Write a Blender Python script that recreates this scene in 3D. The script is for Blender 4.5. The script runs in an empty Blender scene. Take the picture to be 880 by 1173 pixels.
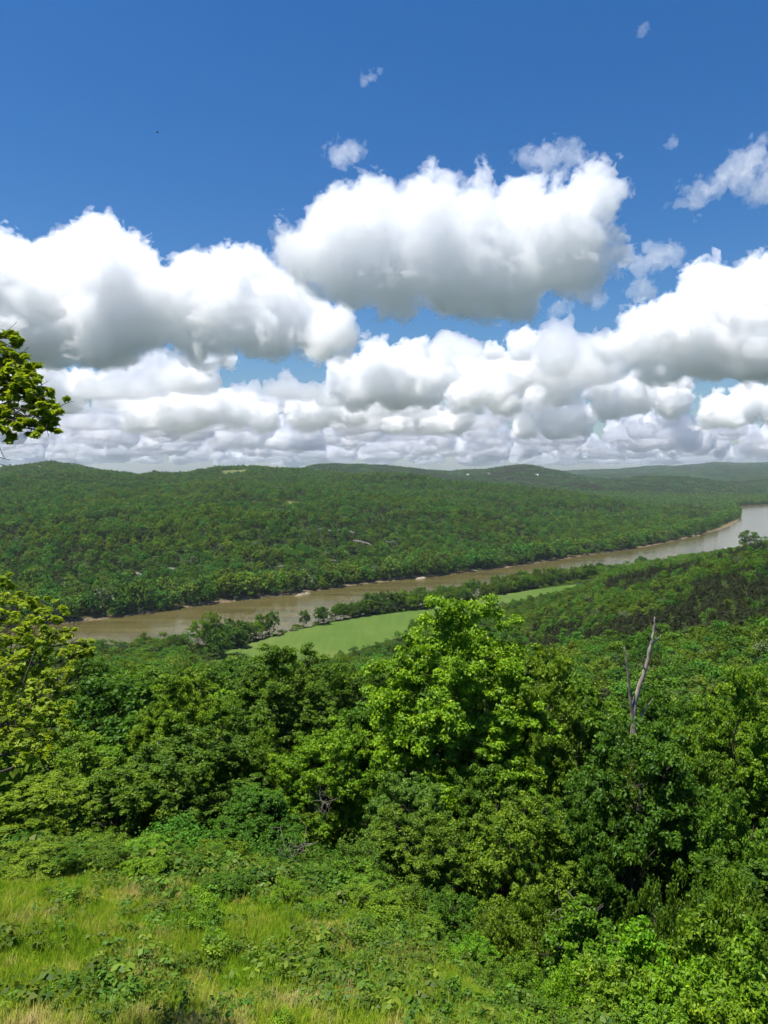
import bpy, bmesh, math, random, os
import numpy as np
import openvdb
from mathutils import Vector, Matrix

PI = math.pi
R = math.radians
SC = bpy.context.scene
COL = SC.collection
rng = np.random.default_rng(7)

# ------------------------------------------------------------------ camera
# The photograph is 880 x 1173; at() turns one of its pixels and a distance
# into a point of the valley.  The river lies at z = 0, the drone at z = 120.
HC = 120.0
FPX = 835.0
HORIZON = 541.0
PITCH = math.atan((586.5 - HORIZON) / FPX)
CP, SP = math.cos(PITCH), math.sin(PITCH)
CAMLOC = np.array([0.0, 0.0, HC])


def ray(px, py):
    a, b = (px - 440.0) / FPX, (py - 586.5) / FPX
    # camera forward is (0, CP, -SP), up is (0, SP, CP)
    return np.array([a, CP - b * SP, -SP - b * CP])


def at(px, py, Y):
    d = ray(px, py)
    return CAMLOC + d * (Y / d[1])


def at_z(px, py, z):
    d = ray(px, py)
    return CAMLOC + d * ((z - HC) / d[2])


def to_px(p):
    """world points (n,3) -> pixel x, y and depth"""
    p = np.asarray(p, float) - CAMLOC
    f = p[..., 1] * CP - p[..., 2] * SP
    u = p[..., 1] * SP + p[..., 2] * CP
    f_ = np.where(f > 0.1, f, 0.1)
    return 440 + FPX * p[..., 0] / f_, 586.5 - FPX * u / f_, f


cam_d = bpy.data.cameras.new("camera")
cam = bpy.data.objects.new("camera", cam_d)
COL.objects.link(cam)
cam.location = CAMLOC
cam.rotation_euler = (PI / 2 - PITCH, 0, 0)
cam_d.sensor_fit = 'VERTICAL'
cam_d.sensor_height = 36.0
cam_d.lens = FPX / 1173.0 * 36.0
cam_d.clip_start = 0.5
cam_d.clip_end = 200000.0
SC.camera = cam

# ------------------------------------------------------------------ light
SUN = Vector((-0.27, -0.13, 0.955)).normalized()
sl = bpy.data.lights.new("sun", 'SUN')
sl.energy = 5.0
sl.angle = R(0.53)
sl.color = (1.0, 0.955, 0.88)
so = bpy.data.objects.new("sun", sl)
COL.objects.link(so)
so.rotation_euler = SUN.to_track_quat('Z', 'Y').to_euler()
so.location = (0, 0, 4000)

w = bpy.data.worlds.new("World")
SC.world = w
w.use_nodes = True
nt = w.node_tree
bgn = nt.nodes["Background"]
sky = nt.nodes.new("ShaderNodeTexSky")
sky.sky_type = 'NISHITA'
sky.sun_disc = False
sky.sun_elevation = math.asin(SUN.z)
sky.sun_rotation = math.atan2(SUN.x, SUN.y)
sky.altitude = 200
sky.air_density = 1.3
sky.dust_density = 0.8
sky.ozone_density = 9.0
hs = nt.nodes.new("ShaderNodeHueSaturation")
hs.inputs['Hue'].default_value = 0.506
hs.inputs['Saturation'].default_value = 1.27
hs.inputs['Value'].default_value = 0.62
nt.links.new(sky.outputs[0], hs.inputs['Color'])
nt.links.new(hs.outputs[0], bgn.inputs[0])
bgn.inputs[1].default_value = 0.11

SC.view_settings.view_transform = 'Standard'
SC.view_settings.look = 'None'
SC.view_settings.exposure = 0.72
SC.view_settings.gamma = 1.0
SC.view_settings.use_curve_mapping = False
SC.render.engine = 'CYCLES'
cy = SC.cycles
cy.use_denoising = True
cy.use_adaptive_sampling = True
cy.adaptive_threshold = 0.03
cy.max_bounces = 34
cy.diffuse_bounces = 3
cy.glossy_bounces = 2
cy.transmission_bounces = 4
cy.transparent_max_bounces = 8
cy.volume_bounces = 24
cy.caustics_reflective = False
cy.caustics_refractive = False
cy.sample_clamp_indirect = 0.0


# ------------------------------------------------------------------ helpers
def make_mesh(name, verts, faces, mats=(), mat_idx=None, smooth=False, attrs=None):
    """verts (n,3); faces: (m,4) or (m,3) array, or a list of such arrays"""
    me = bpy.data.meshes.new(name)
    verts = np.asarray(verts, np.float32)
    blocks = faces if isinstance(faces, list) else [faces]
    blocks = [np.asarray(b, np.int32).reshape(len(b), -1) for b in blocks if len(b)]
    nl = sum(b.size for b in blocks)
    nf = sum(len(b) for b in blocks)
    me.vertices.add(len(verts))
    me.vertices.foreach_set("co", verts.ravel())
    me.loops.add(nl)
    me.loops.foreach_set("vertex_index", np.concatenate([b.ravel() for b in blocks]))
    sizes = np.concatenate([np.full(len(b), b.shape[1], np.int32) for b in blocks])
    starts = np.concatenate([[0], np.cumsum(sizes)[:-1]]).astype(np.int32)
    me.polygons.add(nf)
    me.polygons.foreach_set("loop_start", starts)
    me.polygons.foreach_set("loop_total", sizes)
    if mat_idx is not None:
        me.polygons.foreach_set("material_index", np.asarray(mat_idx, np.int32))
    if smooth:
        me.polygons.foreach_set("use_smooth", np.ones(nf, bool))
    for k, v in (attrs or {}).items():
        a = me.attributes.new(k, 'FLOAT', 'POINT')
        a.data.foreach_set("value", np.asarray(v, np.float32))
    me.update(calc_edges=True)
    for m in mats:
        me.materials.append(m)
    return me


def link(name, data, parent=None, loc=None, rotz=None, scale=None):
    o = bpy.data.objects.new(name, data)
    COL.objects.link(o)
    if parent is not None:
        o.parent = parent
    if loc is not None:
        o.location = [float(c) for c in loc]
    if rotz is not None:
        o.rotation_euler = (0, 0, float(rotz))
    if scale is not None:
        o.scale = scale if hasattr(scale, '__len__') else (scale,) * 3
    return o


def tag(o, label=None, cat=None, group=None, kind=None):
    if label:
        o['label'] = label
    if cat:
        o['category'] = cat
    if group:
        o['group'] = group
    if kind:
        o['kind'] = kind
    return o


def thing(name, label, cat, loc=(0, 0, 0), rotz=0.0, group=None, scale=None):
    o = link(name, None, loc=loc, rotz=rotz, scale=scale)
    o.empty_display_size = 0.5
    return tag(o, label, cat, group)


def mat_new(name):
    m = bpy.data.materials.new(name)
    m.use_nodes = True
    nt = m.node_tree
    nt.nodes.clear()
    out = nt.nodes.new("ShaderNodeOutputMaterial")
    return m, nt, out


def N(nt, typ, **kw):
    n = nt.nodes.new(typ)
    for k, v in kw.items():
        if k == 'ins':
            for i, x in v.items():
                n.inputs[i].default_value = x
        else:
            setattr(n, k, v)
    return n


def ramp(nt, stops, fac=None):
    n = nt.nodes.new("ShaderNodeValToRGB")
    els = n.color_ramp.elements
    while len(els) < len(stops):
        els.new(0.5)
    for e, (p, c) in zip(els, stops):
        e.position = p
        e.color = (c[0], c[1], c[2], 1)
    if fac is not None:
        nt.links.new(fac, n.inputs[0])
    return n


def mixc(nt, fac, a, b, blend='MIX'):
    n = nt.nodes.new("ShaderNodeMix")
    n.data_type = 'RGBA'
    n.blend_type = blend
    for sock, v in ((n.inputs[0], fac), (n.inputs[6], a), (n.inputs[7], b)):
        if hasattr(v, 'is_output'):
            nt.links.new(v, sock)
        else:
            sock.default_value = v if not hasattr(v, '__len__') else (v[0], v[1], v[2], 1)
    return n.outputs[2]


# lattice value noise on arrays of points
_lat = np.random.default_rng(3).random((64, 64, 64)).astype(np.float32) * 2 - 1


def vnoise(p, freq, off=0):
    q = np.asarray(p, np.float32) * freq + (17.3 * off + 5.1)
    i = np.floor(q).astype(np.int32)
    f = q - i
    f = f * f * (3 - 2 * f)
    i0, i1 = i & 63, (i + 1) & 63
    x0, y0, z0 = i0[..., 0], i0[..., 1], i0[..., 2]
    x1, y1, z1 = i1[..., 0], i1[..., 1], i1[..., 2]
    fx, fy, fz = f[..., 0], f[..., 1], f[..., 2]
    c00 = _lat[x0, y0, z0] * (1 - fx) + _lat[x1, y0, z0] * fx
    c10 = _lat[x0, y1, z0] * (1 - fx) + _lat[x1, y1, z0] * fx
    c01 = _lat[x0, y0, z1] * (1 - fx) + _lat[x1, y0, z1] * fx
    c11 = _lat[x0, y1, z1] * (1 - fx) + _lat[x1, y1, z1] * fx
    c0 = c00 * (1 - fy) + c10 * fy
    c1 = c01 * (1 - fy) + c11 * fy
    return c0 * (1 - fz) + c1 * fz


def fbm(p, freq, octs=4, gain=0.5, off=0):
    s, a, t = 0, 1.0, 0
    for k in range(octs):
        s = s + a * vnoise(p, freq * 2.03 ** k, off + k)
        t += a
        a *= gain
    return s / t


def sstep(a, b, x):
    t = np.clip((x - a) / (b - a), 0, 1)
    return t * t * (3 - 2 * t)
# ------------------------------------------------------------------ clouds
def cloud_mat(name, density, aniso=0.0, col=(0.990, 0.986, 0.990)):
    m, nt, out = mat_new(name)
    v = N(nt, "ShaderNodeVolumeScatter", ins={'Color': (*col, 1), 'Density': density, 'Anisotropy': aniso})
    nt.links.new(v.outputs[0], out.inputs['Volume'])
    return m


M_CLOUD = cloud_mat("cloud_vapour", 0.0046, 0.78)
M_WISP = cloud_mat("thin_cloud_vapour", 0.0024, 0.2)
M_EDGE = cloud_mat("frayed_cloud_vapour", 0.0055, 0.0)
M_FAR = cloud_mat("far_cloud_vapour", 0.0060, 0.7)


def cloud_shape(lobes, base, voxel, seed, kids=(13, 7), wob=1.0, up=0.35, base_fade=1.0, hole=0.0, fringe=False):
    """A cumulus as one closed surface: big lobes (x, y, z, r) bud smaller lobes on
    their upper sides, the underside is levelled at z = base, and fractal noise
    frays the surface.  Returns verts and faces."""
    voxel = voxel * 1.25
    g = np.random.default_rng(seed)
    lobes = np.asarray(lobes, float)
    sph = [lobes]
    par = lobes
    for lev, n in enumerate(kids):
        d = g.normal(size=(len(par), n, 3))
        d[..., 2] += up * 1.6
        d /= np.linalg.norm(d, axis=2, keepdims=True)
        r = par[:, None, 3] * g.uniform(0.28, 0.52, (len(par), n))
        c = par[:, None, :3] + d * (par[:, None, 3] * g.uniform(0.72, 0.98, (len(par), n)))[..., None]
        ch = np.concatenate([c, r[..., None]], 2).reshape(-1, 4)
        ch = ch[ch[:, 2] > base + 0.15 * ch[:, 3]]
        sph.append(ch)
        par = ch
    S = np.concatenate(sph)
    S = S[S[:, 3] > voxel * 1.2]
    lo = (S[:, :3] - S[:, 3:4]).min(0) - voxel * 15
    hi = (S[:, :3] + S[:, 3:4]).max(0) + voxel * 15
    lo[2] = max(lo[2], base - voxel * 10)
    dims = np.ceil((hi - lo) / voxel).astype(int) + 1
    mg = 13 if fringe else 9
    F = np.full(dims, -mg * voxel, np.float32)
    for x, y, z, r in S:
        a = np.maximum(((np.array([x, y, z]) - r - mg * voxel - lo) / voxel).astype(int), 0)
        b = np.minimum(((np.array([x, y, z]) + r + mg * voxel - lo) / voxel).astype(int) + 2, dims)
        if (b <= a).any():
            continue
        gx = lo[0] + voxel * np.arange(a[0], b[0])
        gy = lo[1] + voxel * np.arange(a[1], b[1])
        gz = lo[2] + voxel * np.arange(a[2], b[2])
        dd = np.sqrt((gx - x)[:, None, None] ** 2 + (gy - y)[None, :, None] ** 2 + (gz - z)[None, None, :] ** 2)
        sub = F[a[0]:b[0], a[1]:b[1], a[2]:b[2]]
        np.maximum(sub, (r - dd).astype(np.float32), out=sub)
    rb = float(np.median(lobes[:, 3]))
    amp = wob * rb * 0.50
    idx = np.argwhere((F > -(mg - 0.1) * voxel) & (F < amp * 0.75))
    P = (lo + idx * voxel).astype(np.float32)
    warp = np.stack([fbm(P, 1.0 / (rb * 0.5), 2, 0.5, 60 + k) for k in range(3)], 1) * rb * 0.22
    Pw = P + warp
    # billows: rounded bulges between creases, at every size
    bil, a_, t_ = 0, 1.0, 0
    for k in range(5):
        bil = bil + a_ * (np.abs(vnoise(Pw, 2.1 ** k / (rb * 0.75), seed % 11 + k)) * 2 - 0.55)
        t_ += a_
        a_ *= 0.70
    bil = bil / t_
    soft = fbm(Pw, 1.0 / (rb * 0.8), 5, 0.6, seed % 7 + 20)
    v0 = F[idx[:, 0], idx[:, 1], idx[:, 2]]
    v = v0 + bil * amp * 0.85 + soft * amp * 0.6 - hole * rb
    nb = fbm(P * np.array([1, 1, 0.3], np.float32), 1.0 / (rb * 0.8), 4, 0.6, seed % 5 + 40)
    under = P[:, 2] - base - nb * rb * 0.30 * base_fade
    flo = (gz_all(lo, voxel, dims) - base + rb * 0.3 * base_fade)[None, None, :].astype(np.float32)
    out = []
    for kind in (('core', 'fringe') if fringe else ('core',)):
        G = F.copy()
        if kind == 'core':
            G[idx[:, 0], idx[:, 1], idx[:, 2]] = np.minimum(v, under)
            G = np.minimum(G, flo)
        else:
            wn = fbm(Pw * np.array([0.85, 0.85, 1.15], np.float32), 1.0 / (rb * 0.50), 5, 0.80, seed % 9 + 70)
            G[idx[:, 0], idx[:, 1], idx[:, 2]] = np.minimum(v + rb * 0.0 + wn * rb * 0.95, under + rb * (0.12 + 0.5 * wn))
            G = np.minimum(G, flo + rb * 0.2)
        G = np.clip(G, -3 * voxel, 3 * voxel)
        grid = openvdb.FloatGrid(-3 * voxel)
        grid.copyFromArray(np.ascontiguousarray(G))
        pts, tris, quads = grid.convertToPolygons(isovalue=0.0)
        out.append((np.asarray(pts) * voxel + lo, np.asarray(quads)[:, ::-1]))
    return out if fringe else out[0]


def gz_all(lo, voxel, dims):
    return lo[2] + voxel * np.arange(dims[2])


def drop_crumbs(v, f, least):
    """leave out loose specks with fewer vertices than LEAST"""
    n = len(v)
    lab = np.arange(n)
    e = np.concatenate([f[:, [0, 1]], f[:, [1, 2]], f[:, [2, 3]], f[:, [3, 0]]])
    while True:
        m = np.minimum(lab[e[:, 0]], lab[e[:, 1]])
        new = lab.copy()
        np.minimum.at(new, e[:, 0], m)
        np.minimum.at(new, e[:, 1], m)
        new = new[new]
        if (new == lab).all():
            break
        lab = new
    cnt = np.bincount(lab, minlength=n)
    keep = cnt[lab] >= (cnt.max() if least == 60 else least)
    remap = np.cumsum(keep) - 1
    f = f[keep[f[:, 0]]]
    return v[keep], remap[f]


def px_lobes(spec, Y, seed, depth=0.5):
    """(px, py, radius px[, dy as a share of Y]) -> lobes in metres"""
    g = np.random.default_rng(seed)
    out = []
    for s in spec:
        px, py, rp = s[:3]
        y = Y * (1 + (s[3] if len(s) > 3 else g.uniform(-1, 1) * 0.055 * depth))
        p = at(px, py, y)
        out.append((*p, rp / FPX * y))
    return out


def cloud(spec, Y, base_py, voxel, seed, label, mat=None, depth=0.5, least=300, **kw):
    L = px_lobes(spec, Y, seed, depth)
    base = at(440, base_py, Y)[2]
    if mat is not M_WISP:
        zb = at(440, base_py, Y)[2]
        L = [(x, y, zb + (z - zb) * 0.90, r * 0.80) for x, y, z, r in L]
    thin = mat is M_WISP
    got = cloud_shape(L, base, voxel, seed, fringe=not thin, **kw)
    v, f = drop_crumbs(*(got if thin else got[0]), least)
    c = v.mean(0)
    c[2] = base
    o = link("cloud", make_mesh("cloud", v - c, f, [mat or M_CLOUD], smooth=True), loc=c)
    if not thin:
        v, f = drop_crumbs(*got[1], 40)
        link("wispy_edge", make_mesh("wispy_edge", v - c, f, [M_EDGE], smooth=True), o)
    return tag(o, label, "cloud", "clouds in the sky")


cloud([(350, 276, 36), (392, 258, 48), (440, 256, 48), (492, 232, 44), (545, 244, 44), (592, 262, 50), (640, 250, 48), (682, 214, 34),
       (655, 285, 50), (450, 300, 58), (520, 305, 60), (585, 310, 56), (400, 305, 44), (600, 340, 30), (560, 350, 26), (695, 290, 22)],
      5700, 364, 9.5, 11, "big white cumulus with frayed right edge, high over the middle of the valley")
cloud([(10, 330, 66), (70, 318, 64), (125, 310, 56), (40, 375, 60), (110, 370, 62), (165, 345, 48), (215, 340, 50), (262, 345, 48),
       (312, 350, 46), (355, 368, 38), (385, 378, 30), (230, 375, 40), (300, 375, 36), (-50, 350, 80), (-60, 390, 60), (285, 305, 26), (110, 395, 40)],
      7800, 414, 13, 12, "broad white cumulus with dark flat base above the left hill, widest of the clouds")
cloud([(735, 385, 36), (775, 372, 46), (820, 355, 50), (862, 345, 48), (910, 350, 60), (760, 410, 34), (810, 400, 44), (870, 400, 50), (930, 395, 60), (700, 400, 16)],
      9500, 436, 15, 13, "heavy white cumulus with blue grey base above the river bend")
cloud([(800, 225, 20), (822, 215, 22), (845, 195, 26), (868, 180, 20), (880, 215, 26), (905, 200, 30)],
      6200, 246, 8, 14, "ragged small cloud high up beside the right edge", M_WISP, kids=(10, 6), wob=1.8, up=0.1, hole=0.3, least=120)
cloud([(600, 180, 14), (625, 180, 20), (655, 178, 18), (640, 205, 14), (680, 190, 14)],
      5900, 215, 7, 15, "thin torn shred just above the big cumulus", M_WISP, kids=(9, 6), wob=2.0, up=0.1, hole=0.3, least=100)
cloud([(386, 178, 15), (395, 177, 16), (405, 172, 13)], 6000, 194, 5, 36,
      "small puffy wisp to the left above the big cumulus", M_WISP, kids=(9, 6), wob=1.8, up=0.1, hole=0.3, least=80)
cloud([(400, 99, 6), (409, 95, 7), (418, 92, 8), (427, 88, 7), (436, 81, 6)], 6000, 106, 5, 17,
      "faint slanting wisp alone in deep blue sky above two clouds", M_WISP, kids=(9, 6), wob=1.9, up=0.1, hole=0.3, least=60)
cloud([(722, 48, 5), (728, 43, 6), (735, 37, 7), (741, 29, 6), (746, 20, 5)], 6000, 54, 5, 18,
      "faint streak of cloud nearest the top of the sky", M_WISP, kids=(9, 6), wob=1.9, up=0.1, hole=0.3, least=60)
cloud([(762, 168, 6), (770, 164, 8), (778, 162, 8), (787, 164, 6)], 6200, 178, 5, 19,
      "tiny white puff beside the ragged cloud", M_WISP, kids=(9, 6), wob=1.6, up=0.1, hole=0.3, least=60)
cloud([(735, 305, 16), (755, 295, 18), (772, 290, 12), (738, 332, 18), (720, 300, 10)], 7600, 345, 9, 20,
      "loose pale puffs between the two biggest clouds on the right", M_WISP, kids=(9, 6), wob=1.7, up=0.1, hole=0.3, least=120)
cloud([(668, 335, 14), (684, 342, 12), (640, 355, 14)], 7000, 366, 8, 28,
      "thin shreds under the frayed end of the big cumulus", M_WISP, kids=(9, 6), wob=1.9, up=0.1, hole=0.3, least=80)
# second rank of clouds, nearer the horizon
cloud([(395, 430, 26), (430, 418, 30), (470, 418, 30), (500, 428, 22), (410, 450, 24), (450, 448, 28), (490, 450, 20)],
      12500, 466, 22, 21, "rounded white cumulus under the big one, low over the middle hills")
cloud([(545, 440, 26), (590, 425, 26), (620, 410, 20), (640, 435, 26), (580, 455, 26), (530, 455, 22)],
      13500, 472, 24, 22, "lumpy white cumulus right of the rounded one")
cloud([(215, 425, 18), (240, 412, 14), (262, 410, 12), (228, 438, 12)], 12000, 442, 18, 23,
      "small puff hanging under the broad left cloud", kids=(12, 6))
cloud([(60, 440, 24), (95, 435, 22), (120, 440, 16), (30, 450, 26), (75, 460, 22)], 12500, 472, 22, 24,
      "white cloud low on the left, under the dark base")
cloud([(565, 405, 14), (600, 395, 20), (628, 392, 16)], 12500, 412, 20, 29,
      "flat little cloud beneath the big cumulus, above the lumpy one", M_FAR, kids=(10, 6), wob=1.4)
cloud([(690, 440, 24), (730, 450, 26), (770, 455, 26), (700, 465, 20)], 15000, 480, 26, 25,
      "long grey white cloud under the heavy right one")

for k, (spec, Y, by, lb) in enumerate((
        ([(160, 480, 22), (195, 470, 26), (235, 462, 28), (270, 470, 24), (300, 478, 20), (215, 484, 22)], 14500, 494, "white cloud low above the left hill's right shoulder"),
        ([(345, 470, 20), (375, 462, 24), (405, 468, 22), (360, 480, 20)], 15500, 490, "white cloud low down, left below the rounded cumulus"),
        ([(455, 482, 18), (490, 476, 22), (525, 480, 20), (505, 488, 18)], 17000, 497, "flat white cloud low down, between the rounded and the lumpy cumulus"),
        ([(600, 490, 18), (635, 482, 22), (665, 480, 20), (640, 494, 18)], 17500, 501, "flat white cloud low down, right below the lumpy cumulus"),
        ([(820, 470, 22), (855, 460, 26), (890, 462, 26), (840, 480, 20)], 15000, 488, "white cloud low at the right edge, below the heavy one"))):
    cloud(spec, Y, by, 27, 60 + k, lb, depth=0.3, kids=(12, 6))
# one more to the left of the view: only its shadow lies on the left hill
cloud([(-140, 30, 30), (-105, 28, 34), (-75, 32, 26)], 1650, 48, 9, 41, "small cloud out to the left whose shadow darkens the left hill", kids=(9, 6))

# the deck of small clouds that closes up towards the horizon
protos = []
for k in range(7):
    g = np.random.default_rng(100 + k)
    L = []
    for j in range(9):
        r = g.uniform(260, 430)
        L.append((g.uniform(-1100, 1100), g.uniform(-700, 700), 80 + g.uniform(0, 640) * (1 if j < 3 else 0.35), r * (0.75 if j < 3 else 1)))
    v, f = cloud_shape(L, 0.0, 42.0, 200 + k, kids=(10, 5))
    protos.append(drop_crumbs(v, f, 200))
def py_of(x, y):
    return to_px(np.array([x, y, HC + 1250.0]))[1]


VV, FF, n0 = [], [], 0
g = np.random.default_rng(55)
placed = []
tries = 0
while len(placed) < 330 and tries < 30000:
    tries += 1
    Y = math.exp(g.uniform(math.log(11500), math.log(115000)))
    X = Y * g.uniform(-0.68, 0.68)
    if fbm(np.array([[X, Y, 0.0]]), 1 / 9000.0, 3, 0.6, 91)[0] < -0.10 and py_of(X, Y) < 505:
        continue
    s = math.exp(g.uniform(math.log(0.4), math.log(1.75))) * (1 + 0.35 * (Y > 30000) + 0.6 * (Y > 60000))
    rad = 1450 * s
    # leave the sky open where the photograph shows blue
    px, py, _ = to_px(np.array([X, Y, HC + 1250]))
    if py < 446:
        continue
    if any((X - a) ** 2 + (Y - b) ** 2 < ((0.74 if Y < 24000 else 0.95) * (rad + c)) ** 2 for a, b, c in placed):
        continue
    placed.append((X, Y, rad))
    v, f = protos[g.integers(len(protos))]
    a = g.uniform(0, 2 * PI)
    c, s_ = math.cos(a), math.sin(a)
    q = v * s * np.array([1, 1, g.uniform(0.8, 1.3) * (1.0 if Y < 24000 else 1.45)])
    q = np.stack([q[:, 0] * c - q[:, 1] * s_ + X, q[:, 0] * s_ + q[:, 1] * c + Y, q[:, 2] + HC + 1230 + g.uniform(-120, 330)], 1)
    VV.append(q)
    FF.append(f + n0)
    n0 += len(v)
me = make_mesh("distant_clouds", np.concatenate(VV), np.concatenate(FF), [M_FAR], smooth=True)
tag(link("distant_clouds", me), "deck of small grey white clouds closing up towards the horizon", "clouds", kind='stuff')
print("CLOUD verts", n0, "placed", len(placed))
# ------------------------------------------------------------------ terrain
# height control points: photo column, distance, height above the river
CTRL = []


def col(px, *yz):
    for Y, z in yz:
        CTRL.append(((px - 440) / FPX * Y, Y, z))


for px, a, b, c in ((-300, 109.8, 106.6, 100), (0, 109.3, 106.0, 98), (220, 109.2, 105.5, 97), (440, 109.2, 104.2, 95.5), (660, 108.3, 100.4, 92.5),
                    (880, 106.6, 98.2, 91), (1200, 106.5, 98, 92)):
    col(px, (14, a), (25, b), (40, c))
col(-300, (70, 88), (100, 79), (120, 74), (200, 55), (300, 32), (400, 10), (425, 4), (560, 3), (650, 10), (870, 34), (1200, 62), (1700, 96), (2300, 120), (2800, 130), (4500, 90), (8500, 55))
col(0, (70, 87), (100, 77), (120, 72), (200, 53), (300, 31), (395, 9), (420, 4), (500, 3), (560, 4), (650, 12), (870, 35), (1200, 62), (1700, 92), (2300, 112), (2750, 112), (4500, 80), (8500, 55))
col(60, (2300, 114), (2800, 146), (3400, 110))
col(110, (2800, 120))
col(160, (620, 3), (720, 14), (870, 34), (1200, 58), (1700, 83), (2300, 100), (2800, 82), (4500, 60), (8500, 40))
col(220, (70, 86), (100, 77), (120, 72), (200, 53), (300, 31), (395, 9), (425, 4), (480, 3), (2600, 106))
col(260, (690, 3), (780, 16), (950, 38), (1300, 62), (1800, 88), (2500, 115), (3000, 100), (4500, 85), (8500, 55))
col(340, (395, 10), (428, 4.5), (735, 3), (830, 18), (1000, 40), (1400, 68), (1900, 94), (2500, 121), (3000, 100))
col(400, (500, 3.5), (2500, 112))
col(440, (70, 85), (100, 76), (120, 70), (200, 51), (300, 30), (400, 12), (430, 7), (500, 4), (600, 3.5), (810, 3), (900, 17), (1080, 38), (1500, 66), (2300, 98), (3000, 80), (3600, 90), (4500, 140), (5200, 110), (8500, 60))
col(500, (2200, 85), (4500, 98))
col(560, (300, 28), (420, 16), (520, 6), (640, 3.5), (910, 3), (1020, 15), (1250, 33), (1600, 52), (2100, 70), (2900, 45), (3600, 70), (4500, 116), (8500, 60))
col(600, (4500, 172), (5400, 120))
col(650, (70, 83), (120, 66), (200, 50), (300, 40), (420, 28), (500, 20), (600, 10), (760, 4), (1040, 3), (1160, 10), (1400, 22), (1700, 34), (2000, 44), (2800, 28), (3600, 50), (4500, 100), (8500, 90))
col(695, (4500, 52), (8500, 125))
col(740, (200, 54), (300, 46), (420, 40), (600, 32), (800, 9), (1000, 4), (1210, 3), (1350, 8), (1600, 14), (1950, 20), (2600, 10), (3300, 25), (3900, 72), (4600, 30), (6500, 70), (8500, 160))
col(790, (3900, 54), (8500, 190))
col(820, (1500, 3), (1700, 6), (1900, 6), (2600, 5), (3300, 15), (4500, 45), (6500, 110), (8500, 205))
col(880, (70, 80), (120, 68), (200, 60), (300, 57), (420, 57), (600, 56), (700, 40), (820, 22), (1000, 6), (1200, 2), (2000, -2), (2760, 3), (3300, 16), (4500, 60), (6500, 120), (8500, 210))
col(1200, (70, 84), (120, 76), (200, 72), (300, 72), (420, 74), (600, 76), (800, 50), (1000, 20), (1300, 2), (2000, -2), (2700, 4), (3300, 20), (4500, 80), (8500, 220))
for px in (-300, 0, 220, 440, 660, 880, 1200):
    col(px, (15000, 50), (24000, 20))
CTRL = np.array(CTRL, float)


def uv(x, y):
    az = np.clip(np.arctan2(x, y), -0.78, 0.78)
    r = np.hypot(x, y)
    return np.stack([az * 1.6, np.log(np.clip(r, 12.0, 24000.0))], -1)


def _k(d2):
    return 0.5 * d2 * np.log(d2 + 1e-12)


_cu = uv(CTRL[:, 0], CTRL[:, 1])
_ct = (CTRL[:, 2] - HC) / np.clip(np.hypot(CTRL[:, 0], CTRL[:, 1]), 12, None)
_n = len(_cu)
_A = np.zeros((_n + 3, _n + 3))
_A[:_n, :_n] = _k(((_cu[:, None] - _cu[None]) ** 2).sum(-1)) + np.eye(_n) * 2e-5
_A[:_n, _n] = 1
_A[:_n, _n + 1:] = _cu
_A[_n, :_n] = 1
_A[_n + 1:, :_n] = _cu.T
_w = np.linalg.solve(_A, np.concatenate([_ct, [0, 0, 0]]))


def tps_z(x, y):
    U = uv(x, y)
    out = np.empty(len(U))
    for i in range(0, len(U), 40000):
        q = U[i:i + 40000]
        d2 = ((q[:, None] - _cu[None]) ** 2).sum(-1)
        out[i:i + 40000] = _k(d2) @ _w[:_n] + _w[_n] + q @ _w[_n + 1:]
    r = np.hypot(x, y)
    z = HC + out * np.clip(r, 12, 24000)
    return z


def poly_dist(x, y, poly):
    """signed distance to a closed polygon, negative inside"""
    P = np.asarray(poly, float)
    Q = np.roll(P, -1, 0)
    best = np.full(len(x), 1e18)
    ins = np.zeros(len(x), bool)
    for (ax, ay), (bx, by) in zip(P, Q):
        ex, ey = bx - ax, by - ay
        t = np.clip(((x - ax) * ex + (y - ay) * ey) / (ex * ex + ey * ey + 1e-12), 0, 1)
        best = np.minimum(best, (x - ax - t * ex) ** 2 + (y - ay - t * ey) ** 2)
        c = ((ay > y) != (by > y)) & (x < (bx - ax) * (y - ay) / (by - ay + 1e-12) + ax)
        ins ^= c
    d = np.sqrt(best)
    return np.where(ins, -d, d)


def px_poly(pts, z=0.5):
    return np.array([at_z(a, b, z)[:2] for a, b in pts])


def smooth_poly(P, n=3):
    for _ in range(n):
        Q = np.roll(P, -1, 0)
        P = np.stack([0.75 * P + 0.25 * Q, 0.25 * P + 0.75 * Q], 1).reshape(-1, 2)
    return P


RIVER = smooth_poly(px_poly([
    (-420, 752), (-150, 731), (0, 720), (75, 713), (130, 707), (250, 690), (330, 680), (440, 665), (540, 655), (640, 640), (700, 632), (760, 622), (800, 612.5),
    (832, 604), (846, 596), (848, 588), (842, 581), (860, 578.5), (900, 577), (1000, 576), (1300, 575),
    (1300, 600), (1080, 607), (980, 615), (900, 627), (840, 636), (780, 645), (700, 657), (640, 666), (560, 681), (500, 690), (400, 706), (310, 729),
    (240, 741), (165, 747), (100, 752), (0, 760), (-150, 775), (-420, 800)]), 2)
FIELD = smooth_poly(px_poly([
    (240, 758), (262, 744), (300, 731), (345, 720), (400, 708), (450, 702), (490, 697), (545, 690), (552, 684), (585, 679), (640, 671), (665, 668), (655, 674), (610, 684), (575, 694),
    (540, 705), (500, 716), (455, 730), (400, 748), (330, 766), (255, 770)], 3.5), 2)
MEADOW = np.array([at_z(a, b, z)[:2] for a, b, z in (
    (-260, 1000, 107), (0, 1000, 106), (110, 1004, 106), (220, 1010, 105.5), (330, 1022, 105), (440, 1050, 104), (540, 1098, 103.6), (625, 1150, 104), (690, 1230, 105.5), (690, 1500, 108), (-260, 1500, 109))])
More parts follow.
